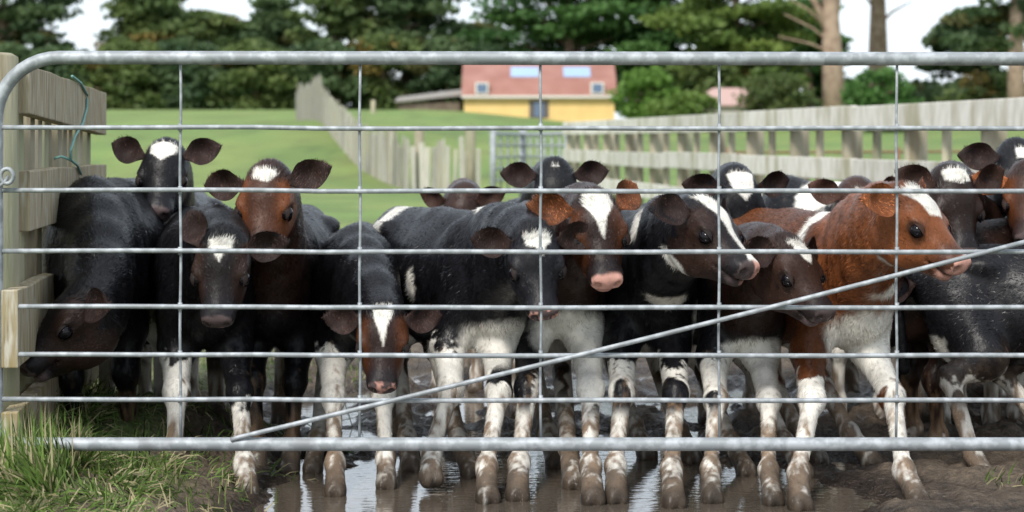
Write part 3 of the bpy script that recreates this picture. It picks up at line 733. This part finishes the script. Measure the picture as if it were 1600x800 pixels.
# ------------------------------------------------------------------ timber rails left
lf = empty('timber_fence', (-1.55, 5.2, 0)); lo_ = Vector(lf.location)
tag(lf, 'heavy weathered timber yard rails beside the left end of the gate', 'fence')
def lfp(s):                                # along the fence, s=0 near .. 1 far
    return Vector((-1.415 - .30 * s, 5.22 + 2.35 * s, 0))
dirv = (lfp(1) - lfp(0)).normalized(); nor = Vector((dirv.y, -dirv.x, 0))
def board(z0a, z1a, z0b, z1b, s0, s1, name='rail', th=.045, off=0, n=9, peak=None, matl='wood_new'):
    m = MB()
    rows = []
    for k in range(n + 1):
        t = k / n; s = s0 + (s1 - s0) * t; p = lfp(s) + nor * off
        zb = z0a + (z0b - z0a) * t; zt = z1a + (z1b - z1a) * t
        if peak: zt += peak(t)
        zt += random.uniform(-.003, .003)
        rows.append([p + Vector((0, 0, zb)), p + nor * th + Vector((0, 0, zb)), p + nor * th + Vector((0, 0, zt)), p + Vector((0, 0, zt))])
    for r in rows: m.v += [v - lo_ for v in r]
    for k in range(n):
        a = 4 * k
        for j in range(4): m.f.append((a + j, a + (j + 1) % 4, a + 4 + (j + 1) % 4, a + 4 + j))
    m.f += [(3, 2, 1, 0), tuple(4 * n + j for j in range(4))]
    return m.build(name, M[matl], lf, False, .004)
board(1.145, 1.285, 1.10, 1.275, 0, 1, off=.0, peak=lambda t: .0)
board(.81, .985, .80, .98, 0, 1, off=.0)
board(.45, .66, .45, .64, -.1, .9, off=.0)
board(.14, .33, .14, .33, -.1, .9, off=.0)
for k in range(12):
    s = .03 + k * .078; p = lfp(s) - nor * .055 - lo_
    r = random.uniform(.05, .062)
    m = MB(); m.tube([p + Vector((0, 0, -.15)), p + Vector((random.uniform(-.01, .01), 0, 1.21 + random.uniform(-.01, .01)))], [r, r * .93], 12)
    m.build('paling', M['wood_post'], lf, True)
m = MB(); p = P(-24, 0, 5.18); p.z = 0; p -= lo_
m.tube([p + Vector((0, 0, -.3)), p + Vector((0, 0, .6)), p + Vector((0, 0, 1.305)), p + Vector((0, 0, 1.315))], [.098, .095, .092, .075], 20)
m.build('post', M['wood_post'], lf, True)
# twine over the rails
tw = MB()
def face_pt(px, py):                        # point on the rails' near face seen at that photo position
    k_ = (px - 800) * K; s = (-1.37 - k_ * 5.22) / (k_ * 2.35 + .30); y = 5.22 + 2.35 * s
    return Vector((k_ * y, y, H + (230 - py) * K * y)) + nor * .006
pts = [face_pt(*q) for q in ((110, 119), (124, 130), (134, 148), (133, 170), (127, 192), (114, 214), (107, 236), (108, 250), (118, 258), (124, 272))]
sm_ = []
for i in range(len(pts) - 1):
    for t in (0, .33, .66): sm_.append(pts[i].lerp(pts[i + 1], t))
tw.tube(sm_ + [pts[-1]], .0045, 8); tw.tube([pts[7], pts[7] + Vector((-.03, -.01, .012)), pts[7] + Vector((-.055, -.01, .005))], .0045, 8)
tag(tw.build('twine', M['twine'], None, True), 'green baling twine knotted over the timber rails', 'twine')

# ------------------------------------------------------------------ long yard fence right
rf = empty('yard_fence', (3.4, 12, 0)); ro = Vector(rf.location)
tag(rf, 'long pale timber post and rail yard fence running away on the right', 'fence')
A = Vector((4.45, 5.0, 0)); Bq = Vector((.86, 29.5, 0)); dv = (Bq - A).normalized(); nv_ = Vector((-dv.y, dv.x, 0))
if nv_.y > 0: nv_ = -nv_
LEN = (Bq - A).length
def gz(s): return .10 * s / LEN
nb = 7
for zc, hh in ((1.26, .20), (.82, .19), (.42, .19)):
    for k in range(nb):
        s0 = LEN * k / nb; s1 = LEN * (k + 1) / nb - .012
        q0 = A + dv * s0; q1 = A + dv * s1; a = random.uniform(-.012, .012)
        m = MB(); t = nv_ * .05
        pts = []
        for zz in (-hh / 2, hh / 2):
            for (q, s, o) in ((q0, s0, Vector()), (q1, s1, Vector()), (q1, s1, t), (q0, s0, t)):
                pts.append(q + o + Vector((0, 0, zc + gz(s) + zz + a)) - ro)
        m.hexa(pts); m.build('rail', M['wood_grey'], rf, False, .006)
s = .4; k = 0
while s < LEN:
    p = A + dv * s - nv_ * (.10 if k % 2 == 0 else .055) - ro; r = .10 if k % 2 == 0 else .04
    m = MB(); m.tube([p + Vector((0, 0, -.2)), p + Vector((0, 0, 1.31 + gz(s)))], [r, r * .92], 12)
    m.build('post', M['wood_post'], rf, True); s += .76; k += 1

# red and steel pipe rail beyond it
pf = MB()
for z, r in ((.62, .03), (.95, .02)): pf.tube([Vector((4, 34, z)), Vector((22, 30, z + .1))], r, 8)
for k in range(7): pf.tube([Vector((4 + 3 * k, 34 - .66 * k, -.1)), Vector((4 + 3 * k, 34 - .66 * k, 1.05))], .035, 8)
tag(pf.build('pipe_rail', mat('rusty_pipe', (.22, .10, .06), .7, .2), None, True), 'rusty pipe rail glimpsed beyond the long timber fence', 'fence')

# two mesh gates standing at the end of the race
def mesh_gate(x0, x1, d0, d1, label, nbar=4, nup=5, z0=.28, z1=1.28):
    r = empty('pipe_gate', ((x0 + x1) / 2, (d0 + d1) / 2, 0)); o = Vector(r.location)
    tag(r, label, 'gate')
    a = Vector((x0, d0, 0)); b = Vector((x1, d1, 0))
    m = MB(); up = Vector((0, 0, 1))
    m.tube([a + up * z0 - o, a + up * z1 - o, b + up * z1 - o, b + up * z0 - o, a + up * z0 - o], .035, 10, False); m.build('frame', M['galv'], r, True)
    for k in range(1, nbar + 1):
        z = z0 + (z1 - z0) * k / (nbar + 1); m = MB(); m.tube([a + up * z - o, b + up * z - o], .020, 8); m.build('rail', M['galv'], r, True)
    for k in range(1, nup):
        q = a.lerp(b, k / nup); m = MB(); m.tube([q + up * z0 - o, q + up * z1 - o], .018, 8); m.build('upright_bar', M['galv'], r, True)
    for q in (a, b):
        m = MB(); m.tube([q - up * .1 - o, q + up * (z1 + .1) - o], .05, 10); m.build('post', M['galv'], r, True)
mesh_gate(-.32, .18, 31.0, 34.0, 'left of two grey pipe gates standing between paling and rail fences', 4, 4)
mesh_gate(.22, .92, 34.0, 30.5, 'right of two grey pipe gates, hung on the end of the long rail fence', 4, 6)

# ------------------------------------------------------------------ old paling fence in the paddock
pc = [(462, 165, 76, 0), (474, 152, 73, 0), (488, 146, 70, 0), (493, 160, 66, 0), (500, 172, 63, 0), (508, 188, 60, 0), (520, 203, 56, 0), (540, 214, 52, 0), (565, 224, 48, 0), (600, 228, 45, 0), (640, 230, 42, 0), (690, 233, 41, 0), (760, 234, 39, 0)]
fr = empty('paling_fence', (-3, 45, 0)); fo_ = Vector(fr.location)
tag(fr, 'old grey paling fence of uneven split boards climbing the paddock', 'fence')
def hz(x, y): return float(far_h(np.array([x]), np.array([y]))[0])
pts = []
for i in range(len(pc) - 1):
    n_ = 10
    for t in range(n_):
        q = [pc[i][j] + (pc[i + 1][j] - pc[i][j]) * t / n_ for j in range(3)]
        pts.append(Vector(((q[0] - 800) * K * q[2], q[2], 0)))
pts = pts[::-1]; acc = 0; cnt = 0; rest = MB(); nxt = .2
for q0, q1 in zip(pts[:-1], pts[1:]):
    seg = (q1 - q0).length; s = 0
    while acc + (seg - s) >= nxt:
        s += nxt - acc; acc = 0; q = q0.lerp(q1, min(1, s / seg)); cnt += 1
        nxt = random.uniform(.17, .21) if random.random() < .82 else random.uniform(.28, .42)
        z = hz(q.x, q.y); dv2 = (q1 - q0).normalized(); hgt = random.uniform(1.0, 1.35) * (1.25 if q.y > 62 else 1)
        th = math.atan2(dv2.y, dv2.x)
        Rm = Matrix.Rotation(th, 3, 'Z') @ Matrix.Rotation(random.uniform(-.05, .05), 3, 'Y')
        wd = random.uniform(.12, .18)
        m = MB() if cnt <= 99 else rest
        m.box(Vector((q.x, q.y, z + hgt / 2 - .05)) - fo_, (wd, .035, hgt), Rm, .012)
        if cnt <= 99: m.build('paling', M['pale_wood'], fr)
    acc += seg - s
if rest.v: tag(rest.build('far_palings', M['pale_wood'], fr), kind='stuff')
for q in ((735, 39.5), (655, 42), (610, 44.5), (549, 51)):
    m = MB(); x_ = (q[0] - 800) * K * q[1]; m.tube([Vector((x_, q[1] + .1, -.3)) - fo_, Vector((x_, q[1] + .1, 1.5)) - fo_], .11, 10); m.build('post', M['wood_post'], fr, True)

# ------------------------------------------------------------------ barn and sheds
BD = 118.0
def bp(px, py, d=BD): return P(px, py, d)
x0, x1 = bp(725, 0).x, bp(960, 0).x; zb = bp(0, 190).z - .4; ze = bp(0, 152).z; zm = bp(0, 127).z; zt = bp(0, 88).z
barn = empty('barn', ((x0 + x1) / 2, BD, 0)); bo = Vector(barn.location)
tag(barn, 'two storey barn with yellow walls and faded red gambrel roof', 'barn')
my = mat('yellow_cladding', (.76, .53, .22), .8, 0, .3, [(.8, (.68, .47, .19), .45, .7), (3, (.46, .33, .16), .6, .8)])
mr = mat('faded_red_roof', (.27, .125, .10), .75, 0, .3, [(.7, (.33, .17, .14), .4, .7)], None)
msk = mat('skylight_sheet', (.30, .42, .62), .3, 0, .5); mwn = mat('window_glass', (.10, .15, .24), .1, 0, .6)
mtr = mat('pale_trim', (.62, .60, .55), .7); mdr = mat('dark_door', (.10, .09, .09), .7)
m = MB(); m.box(Vector(((x0 + x1) / 2, BD + 4, (zb + ze) / 2)) - bo, (x1 - x0, 8, ze - zb)); m.build('wall', my, barn)
m = MB(); ov = .15
a = [(BD - .25, ze), (BD + .6, zm), (BD + 4, zt), (BD + 7.4, zm), (BD + 8.25, ze)]
for (ya, za), (yb, zb_) in zip(a[:-1], a[1:]):
    m.hexa([Vector((x0 - ov, ya, za)) - bo, Vector((x1 + ov, ya, za)) - bo, Vector((x1 + ov, yb, zb_)) - bo, Vector((x0 - ov, yb, zb_)) - bo] + [Vector((x0 - ov, ya, za + .1)) - bo, Vector((x1 + ov, ya, za + .1)) - bo, Vector((x1 + ov, yb, zb_ + .1)) - bo, Vector((x0 - ov, yb, zb_ + .1)) - bo])
rf_ = m.build('roof', mr, barn)
m = MB()
for xx in (x0 + .05, x1 - .05):
    n_ = len(m.v); m.v += [Vector((xx, y, z)) - bo for y, z in a]; m.f.append(tuple(range(n_, n_ + 5)))
m.build('gable', mr, barn)
for pa, pb in ((798, 842), (880, 922)):
    m = MB(); q = []
    f = lambda t, o: (BD + .6 + 3.4 * t - .02, zm + (zt - zm) * t + o)
    for o in (.11, .16):
        for px_, t in ((pa, .13), (pb, .13), (pb, .54), (pa, .54)):
            y_, z_ = f(t, o); q.append(Vector((bp(px_, 0, BD + 2).x, y_, z_)) - bo)
    m.hexa(q); m.build('skylight', msk, rf_)
for px_ in (753, 933):
    m = MB(); c = bp(px_, 138); m.box(Vector((c.x, BD + .02, c.z)) - bo, (.85, .6, .75)); wf = m.build('dormer_window', mtr, barn)
    m = MB(); m.box(Vector((c.x, BD - .29, c.z)) - bo, (.62, .03, .55)); m.build('pane', mwn, wf)
m = MB(); m.box(Vector(((x0 + x1) / 2, BD - .32, ze + .02)) - bo, (x1 - x0 + .3, .14, .16)); m.build('gutter', mtr, barn)
m = MB(); c = bp(842, 0); zd = bp(0, 184).z; m.box(Vector((c.x, BD - .03, (zd + ze - .2) / 2)) - bo, (1.25, .06, ze - .2 - zd)); dr = m.build('door', mdr, barn)
m = MB(); m.box(Vector((c.x, BD - .07, (zd + ze - .2) / 2)) - bo, (.55, .03, (ze - zd) * .75)); m.build('pane', mwn, dr)
# lean-to left of the barn
sx0, sx1 = bp(622, 0, 122).x, bp(718, 0, 122).x; sz = bp(0, 186, 122).z - .4; st = bp(0, 160, 122).z
sh = empty('shed', (sx0, 122, 0)); o = Vector(sh.location); tag(sh, 'low dark timber shed with sagging roof left of the yellow barn', 'shed')
m = MB(); m.box(Vector(((sx0 + sx1) / 2, 123.5, (sz + st) / 2)) - o, (sx1 - sx0, 3, st - sz)); m.build('wall', mat('old_dark_boards', (.13, .10, .08), .9, 0, .2, (2, (.2, .17, .13), .4, .7)), sh)
m = MB(); m.hexa([Vector(q) - o for q in ((sx0 - .2, 121.7, st), (sx1 + .3, 121.7, st + .45), (sx1 + .3, 125.3, st + .9), (sx0 - .2, 125.3, st + .35), (sx0 - .2, 121.7, st + .1), (sx1 + .3, 121.7, st + .55), (sx1 + .3, 125.3, st + 1.0), (sx0 - .2, 125.3, st + .45))]); m.build('roof', mat('grey_iron', (.27, .25, .23), .7), sh)
# pale cottage roof right
hx0, hx1 = bp(1085, 0, 112).x, bp(1185, 0, 112).x; hz0 = bp(0, 186, 112).z - 1; hz1 = bp(0, 166, 112).z; hz2 = bp(0, 138, 112).z
hs = empty('cottage', (hx0, 112, 0)); o = Vector(hs.location); tag(hs, 'pale low building with faded pink roof half hidden by shrubs right of barn', 'building')
m = MB(); m.box(Vector(((hx0 + hx1) / 2, 115, (hz0 + hz1) / 2)) - o, (hx1 - hx0, 6, hz1 - hz0)); m.build('wall', mat('pale_render', (.5, .45, .40), .8), hs)
m = MB(); m.hexa([Vector(q) - o for q in ((hx0 - .3, 111.7, hz1), (hx1 + .3, 111.7, hz1), (hx1 + .3, 115, hz2), (hx0 + 1.5, 115, hz2), (hx0 - .3, 111.7, hz1 + .12), (hx1 + .3, 111.7, hz1 + .12), (hx1 + .3, 115, hz2 + .12), (hx0 + 1.5, 115, hz2 + .12))])
m.hexa([Vector(q) - o for q in ((hx0 + 1.5, 115, hz2), (hx1 + .3, 115, hz2), (hx1 + .3, 118.3, hz1), (hx0 - .3, 118.3, hz1), (hx0 + 1.5, 115, hz2 + .12), (hx1 + .3, 115, hz2 + .12), (hx1 + .3, 118.3, hz1 + .12), (hx0 - .3, 118.3, hz1 + .12))])
m.build('roof', mat('pink_iron', (.45, .30, .27), .7), hs)
# lone post on the rise
m = MB(); q = P(583, 188, 100); m.tube([q + Vector((0, 0, -.6)), q + Vector((0, 0, 1.1))], .12, 8)
tag(m.build('fence_post', M['wood_post'], None, True), 'single wooden post standing in the paddock before the dark trees', 'post')

# ------------------------------------------------------------------ trees
M['leaf'] = vcol_mat('leaves', .6, .3, 0, None)
ml = M['leaf'].node_tree; bsd = ml.nodes['Principled BSDF']
tr = ml.nodes.new('ShaderNodeBsdfTranslucent'); mxs = ml.nodes.new('ShaderNodeMixShader'); mxs.inputs[0].default_value = .38
vc = [q for q in ml.nodes if q.type == 'VERTEX_COLOR'][0]; ml.links.new(vc.outputs['Color'], tr.inputs[0])
outn = [q for q in ml.nodes if q.type == 'OUTPUT_MATERIAL'][0]
ml.links.new(bsd.outputs[0], mxs.inputs[1]); ml.links.new(tr.outputs[0], mxs.inputs[2]); ml.links.new(mxs.outputs[0], outn.inputs[0])
M['bark'] = mat('bark', (.20, .14, .10), .9, 0, .2, (3, (.32, .25, .19), .4, .7), (8, .8, .05))
M['bark_pale'] = mat('pale_bark', (.36, .27, .20), .9, 0, .2, (2, (.22, .15, .11), .45, .7), (8, .8, .05))
def leaves(centers, radii, n, size, cols, seed, flat=.5):
    r = np.random.default_rng(seed)
    centers = np.array(centers); radii = np.array(radii)
    wv = radii[:, 0] * radii[:, 1]; ci = r.choice(len(centers), n, p=wv / wv.sum())
    u = r.normal(size=(n, 3)); u /= np.linalg.norm(u, axis=1, keepdims=True); rad = r.random(n) ** .45
    p = centers[ci] + u * rad[:, None] * radii[ci]
    nn = r.normal(size=(n, 3)) + np.array([0, -.3, .9]); nn /= np.linalg.norm(nn, axis=1, keepdims=True)
    a = np.cross(nn, r.normal(size=(n, 3))); a /= np.linalg.norm(a, axis=1, keepdims=True); b = np.cross(nn, a)
    s = (size * r.uniform(.6, 1.4, n))[:, None]
    V = np.stack([p - a * s, p - b * s * flat, p + a * s, p + b * s * flat], 1).reshape(-1, 3)
    pick = r.random(len(centers)); c0 = np.array(cols[0]); c1 = np.array(cols[1])
    mixv = np.clip(pick[ci] * .7 + r.random(n) * .3, 0, 1)[:, None]
    c = c0 * (1 - mixv) + c1 * mixv
    if len(cols) > 2:
        br = (r.random(len(centers)) < .10)[ci][:, None]; c = np.where(br, np.array(cols[2]) * r.uniform(.7, 1.2, (n, 1)), c)
    return V, np.arange(4 * n).reshape(-1, 4), np.repeat(c, 4, 0)
def tree(name, label, cat, px, d, hgt, wid, trunk_r=.4, base_clear=.05, n=9000, size=.30, cols=None, seed=0, shape='cone', group='dark conifers behind the paddock', layers=90, hole=0, bark='bark', lean=0, forks=(), top=None):
    r = np.random.default_rng(seed + 50)
    x = (px - 800) * K * d; z0 = hz(x, d)
    e = empty(name, (x, d, z0)); tag(e, label, cat, group)
    m = MB()
    m.tube([Vector((0, 0, -.5)), Vector((lean * .3, 0, hgt * .3)), Vector((lean * .7, 0, hgt * .65)), Vector((lean, 0, hgt * .95))], [trunk_r * 1.25, trunk_r, trunk_r * .6, .05], 10)
    for (h0, dx, dy, dzz, rr) in forks:
        s0 = Vector((lean * h0, 0, hgt * h0))
        m.tube([s0, s0 + Vector((dx * .4, dy * .4, dzz * .55)), s0 + Vector((dx, dy, dzz))], [rr, rr * .7, rr * .25], 8)
    cs, rs = [], []
    for k in range(layers):
        t = base_clear + (1 - base_clear) * (r.random() ** .85)
        if shape == 'cone': R = wid / 2 * (1 - t) ** .62 * (.75 + .5 * r.random())
        elif shape == 'round': R = wid / 2 * math.sqrt(max(.05, 1 - ((t - .5) / .5) ** 2)) * (.7 + .4 * r.random())
        else: R = wid / 2 * min(1, 1.25 * (1 - t) ** .35) * (.65 + .5 * r.random())
        a = r.uniform(0, 2 * math.pi); f = r.random() ** .5
        c = np.array([math.cos(a) * R * f + lean * t, math.sin(a) * R * f * .7, hgt * t + (-.15 * R * f if shape == 'cone' else .1 * R * f)])
        q = (.5 + .9 * r.random()) * wid / 9
        c[2] -= .5 if name == 'hedge_bush' else 0; cs.append(c); rs.append((q * 1.5, q * 1.2, q * .42 if shape != 'round' else q * .8))
        if k % 3 == 0:
            m.tube([Vector((lean * t * .9, 0, max(0, hgt * t - R * .15))), Vector(c)], [.09, .03], 5)
    m.build('trunk', M[bark], e, True)
    V, F, c = leaves(cs, rs, n, size, cols or [(.022, .050, .016), (.075, .115, .030), (.13, .075, .02)], seed)
    np_mesh('crown', V, [F], M['leaf'], e, c, smooth=False)
    return e
DK = [(.046, .088, .040), (.12, .18, .07), (.14, .14, .05)]
OL = [(.055, .10, .032), (.17, .22, .065), (.20, .15, .04)]
GR = [(.03, .085, .025), (.09, .19, .045)]
G1 = 'dark conifers behind the paddock'
tree('conifer', 'dark conifer at the far left edge, thinning to sky on its right', 'tree', 5, 132, 11.5, 12, n=14000, cols=DK, seed=1, shape='full')
tree('conifer', 'pointed olive green conifer right of the leftmost dark tree', 'tree', 240, 136, 10.2, 10.5, n=14000, cols=OL, seed=2, shape='cone', layers=130)
tree('conifer', 'shorter bushy conifer with rounded top between two taller conifers', 'tree', 335, 138, 7.6, 8.0, n=10000, cols=OL, seed=3, shape='full')
tree('conifer', 'mid height conifer left of the broad dark tree mass', 'tree', 425, 137, 8.6, 8, n=10000, cols=DK, seed=4, shape='cone', layers=110)
tree('conifer', 'broad conifer with open lacy top above the grey shed', 'tree', 525, 134, 11.5, 8.5, n=11000, cols=OL, seed=5, shape='full', layers=120)
tree('conifer', 'tall conifer with holes of sky left of the barn', 'tree', 635, 136, 11, 8.5, n=9000, cols=DK, seed=6, shape='full', layers=110)
tree('conifer', 'low dark conifer directly beyond the barn roof', 'tree', 748, 140, 7.0, 7.5, n=9000, cols=DK, seed=7, shape='full')
tree('conifer', 'huge dark spreading conifer rising over the barn', 'tree', 890, 134, 15, 13, n=20000, cols=GR, seed=8, shape='full', layers=150)
tree('conifer', 'dense dark conifer right behind the bright green shrub', 'tree', 1030, 132, 15, 10, n=15000, cols=GR, seed=9, shape='full', layers=120)
tree('conifer', 'light green feathery conifer left of the bare trunked tree', 'tree', 1150, 125, 14.5, 9.5, n=15000, cols=[(.06, .12, .03), (.20, .27, .06)], seed=10, shape='full', layers=120)
tree('pine_tree', 'forked pale trunked pine with dead side branches above the fence', 'tree', 1305, 112, 15, 9, trunk_r=.62, base_clear=.62, n=7000, cols=OL, seed=11, shape='full', layers=55, bark='bark_pale', group='tall bare trunked pines on the right', lean=-.6,
     forks=((.34, -2.6, -.3, 4.5, .30), (.36, 1.1, 0, 6, .32), (.30, -3.4, -.5, 1.0, .10), (.33, -3.0, -.5, 1.9, .10), (.28, -2.2, -.5, -.4, .08), (.38, -3.6, -.4, 2.6, .09)))
tree('pine_tree', 'straight brown trunked pine just right of the forked pine', 'tree', 1372, 118, 16, 8, trunk_r=.62, base_clear=.55, n=6500, cols=DK, seed=12, shape='full', layers=55, bark='bark', group='tall bare trunked pines on the right', forks=((.4, 2.2, 0, 1.6, .12), (.45, -2.0, 0, 2.0, .12)))
tree('pine_tree', 'pine with a thick trunk at the right edge of the view', 'tree', 1588, 112, 15, 8, trunk_r=.5, base_clear=.30, n=9000, cols=DK, seed=13, shape='full', layers=80, bark='bark_pale', group='tall bare trunked pines on the right')
tree('conifer', 'low dark conifer under the sky gap on the right', 'tree', 1525, 130, 8.0, 8, n=8000, cols=DK, seed=14, shape='full')
tree('conifer', 'squat dark conifer behind the bare pine trunks', 'tree', 1262, 134, 9, 8, n=9000, cols=GR, seed=15, shape='full')
tree('shrub', 'bright green rounded shrub right of the barn', 'shrub', 1012, 108, 3.3, 3.9, trunk_r=.12, n=5000, size=.16, cols=[(.09, .19, .03), (.17, .30, .06)], seed=16, shape='round', group='shrubs along the yard')
tree('shrub', 'small yellow green shrub before the pale cottage', 'shrub', 1072, 100, 1.9, 3.6, trunk_r=.1, n=3500, size=.15, cols=[(.09, .16, .03), (.16, .24, .05)], seed=17, shape='round', group='shrubs along the yard')
tree('shrub', 'green bush at the foot of the bare pine trunks', 'shrub', 1375, 100, 3.2, 4.0, trunk_r=.12, n=5000, size=.17, cols=[(.05, .13, .03), (.10, .21, .05)], seed=18, shape='round', group='shrubs along the yard')
tree('shrub', 'dull green bush touching the right end of the cottage', 'shrub', 1215, 104, 2.8, 4.6, trunk_r=.1, n=5000, size=.17, cols=[(.06, .10, .03), (.13, .16, .05)], seed=19, shape='round', group='shrubs along the yard')
# dark understorey so the tree belt closes to the ground
for i, (px_, d_, hh_, lab) in enumerate(((80, 128, 4.5, 'dark hedge bush under the leftmost conifers'), (190, 128, 5.2, 'dark hedge bush below the pointed olive conifer'), (300, 129, 5, 'dark hedge bush below the short rounded conifer'), (400, 128, 5, 'dark hedge bush near the top of the paling fence'),
        (500, 129, 5, 'dark hedge bush behind the pale end of the paling fence'), (600, 130, 5.6, 'dark hedge bush beyond the lone paddock post'), (700, 131, 5.6, 'dark hedge bush touching the left side of the barn'), (1120, 124, 5, 'dark hedge bush behind the pale cottage'), (1440, 126, 3.0, 'dark low bush beneath the sky gap'), (1560, 120, 3.4, 'dark low bush at the right above the fence'))):
    tree('hedge_bush', lab, 'bush', px_, d_, hh_, 6.5, trunk_r=.12, base_clear=.02, n=6500, size=.26, cols=(DK, OL)[i % 2], seed=30 + i, shape='round', group='dark hedge below the conifers', layers=60)

# ------------------------------------------------------------------ grass
def blades(n, fx, length, width, seed, cols, lie=.5):
    r = np.random.default_rng(seed)
    x, y, ln = fx(r, n)
    n = len(x); z = near_h(x, y) - .01
    p0 = np.stack([x, y, z], 1)
    th = r.uniform(0, 2 * math.pi, n); cl = vnoise(p0, 6, 3) * 6.3
    th = th * .45 + cl; lean = np.abs(r.normal(lie, .35, n))
    d = np.stack([np.cos(th) * np.sin(lean), np.sin(th) * np.sin(lean), np.cos(lean)], 1)
    L = length * ln * r.uniform(.5, 1.3, n)
    side = np.cross(d, np.array([0, -1., .25])); side /= np.linalg.norm(side, axis=1, keepdims=True) + 1e-6
    drop = np.array([0, 0, -1.])
    rows = []
    for t, wv in ((0, 1), (.4, .9), (.75, .6)):
        c = p0 + d * (L * t)[:, None] + drop * (L * t * t * .45)[:, None] * np.sin(lean)[:, None]
        w_ = side * (width * wv * r.uniform(.7, 1.3, n))[:, None]
        rows += [c - w_, c + w_]
    rows.append(p0 + d * L[:, None] + drop * (L * .55)[:, None] * np.sin(lean)[:, None])
    V = np.stack(rows, 1).reshape(-1, 3); b = np.arange(n)[:, None] * 7
    Q = np.concatenate([b + np.array([[0, 1, 3, 2]]), b + np.array([[2, 3, 5, 4]])]); T = b + np.array([[4, 5, 6]])
    k = r.random(n); c = np.where((k < .30)[:, None], np.array(cols[2]), np.array(cols[0]) * (1 - r.random((n, 1))) + np.array(cols[1]) * r.random((n, 1)))
    c = c * r.uniform(.75, 1.25, (n, 1))
    return V, [Q, T], np.repeat(c, 7, 0)
M['grass'] = M['leaf'].copy(); M['grass'].name = 'grass_blades'
def front_bank(r, n):
    y = r.uniform(4.6, 6.9, n); x = r.uniform(-2.1, -.55, n)
    edge = -.99 - (y - 5.1) * .28 + (vnoise(np.stack([x, y, x * 0], 1), 4) - .5) * .35
    k = (x < edge) | (r.random(n) < .02); x, y = x[k], y[k]
    return x, y, .45 + .7 * vnoise(np.stack([x, y, x * 0], 1), 2.6, 4) + .7 * sstep(-1.2, -1.5, x)
GC = [(.07, .13, .03), (.17, .25, .06), (.42, .37, .22)]
V, Fl, c = blades(52000, front_bank, .145, .0022, 5, GC, 1.12)
tag(np_mesh('grass', V, Fl, M['grass'], None, c), 'long tangled grass on the bank at the left end of the gate', 'grass', kind='stuff')
def corner(r, n):
    y = r.uniform(4.72, 5.25, n); x = r.uniform(-1.75, -1.18, n); return x, y, 1.0 + .6 * vnoise(np.stack([x, y, x * 0], 1), 5, 2)
V, Fl, c = blades(9000, corner, .135, .0024, 15, GC, .75)
tag(np_mesh('grass_clump', V, Fl, M['grass'], None, c), 'tall grass clump hiding the lower left corner of the gate', 'grass', kind='stuff')
def sparse(r, n):
    y = r.uniform(5.0, 9.5, n); x = r.uniform(-2.2, 2.6, n)
    q = vnoise(np.stack([x, y, x * 0], 1), 2.0, 9)
    k = (near_h(x, y) > .02) & (q > np.where(x < -.5, .5, .94)); return x[k], y[k], np.ones(k.sum()) * .55
V, Fl, c = blades(26000, sparse, .12, .002, 6, GC, .6)
tag(np_mesh('grass_tufts', V, Fl, M['grass'], None, c), 'sparse grass sprigs growing out of the trampled mud', 'grass', kind='stuff')
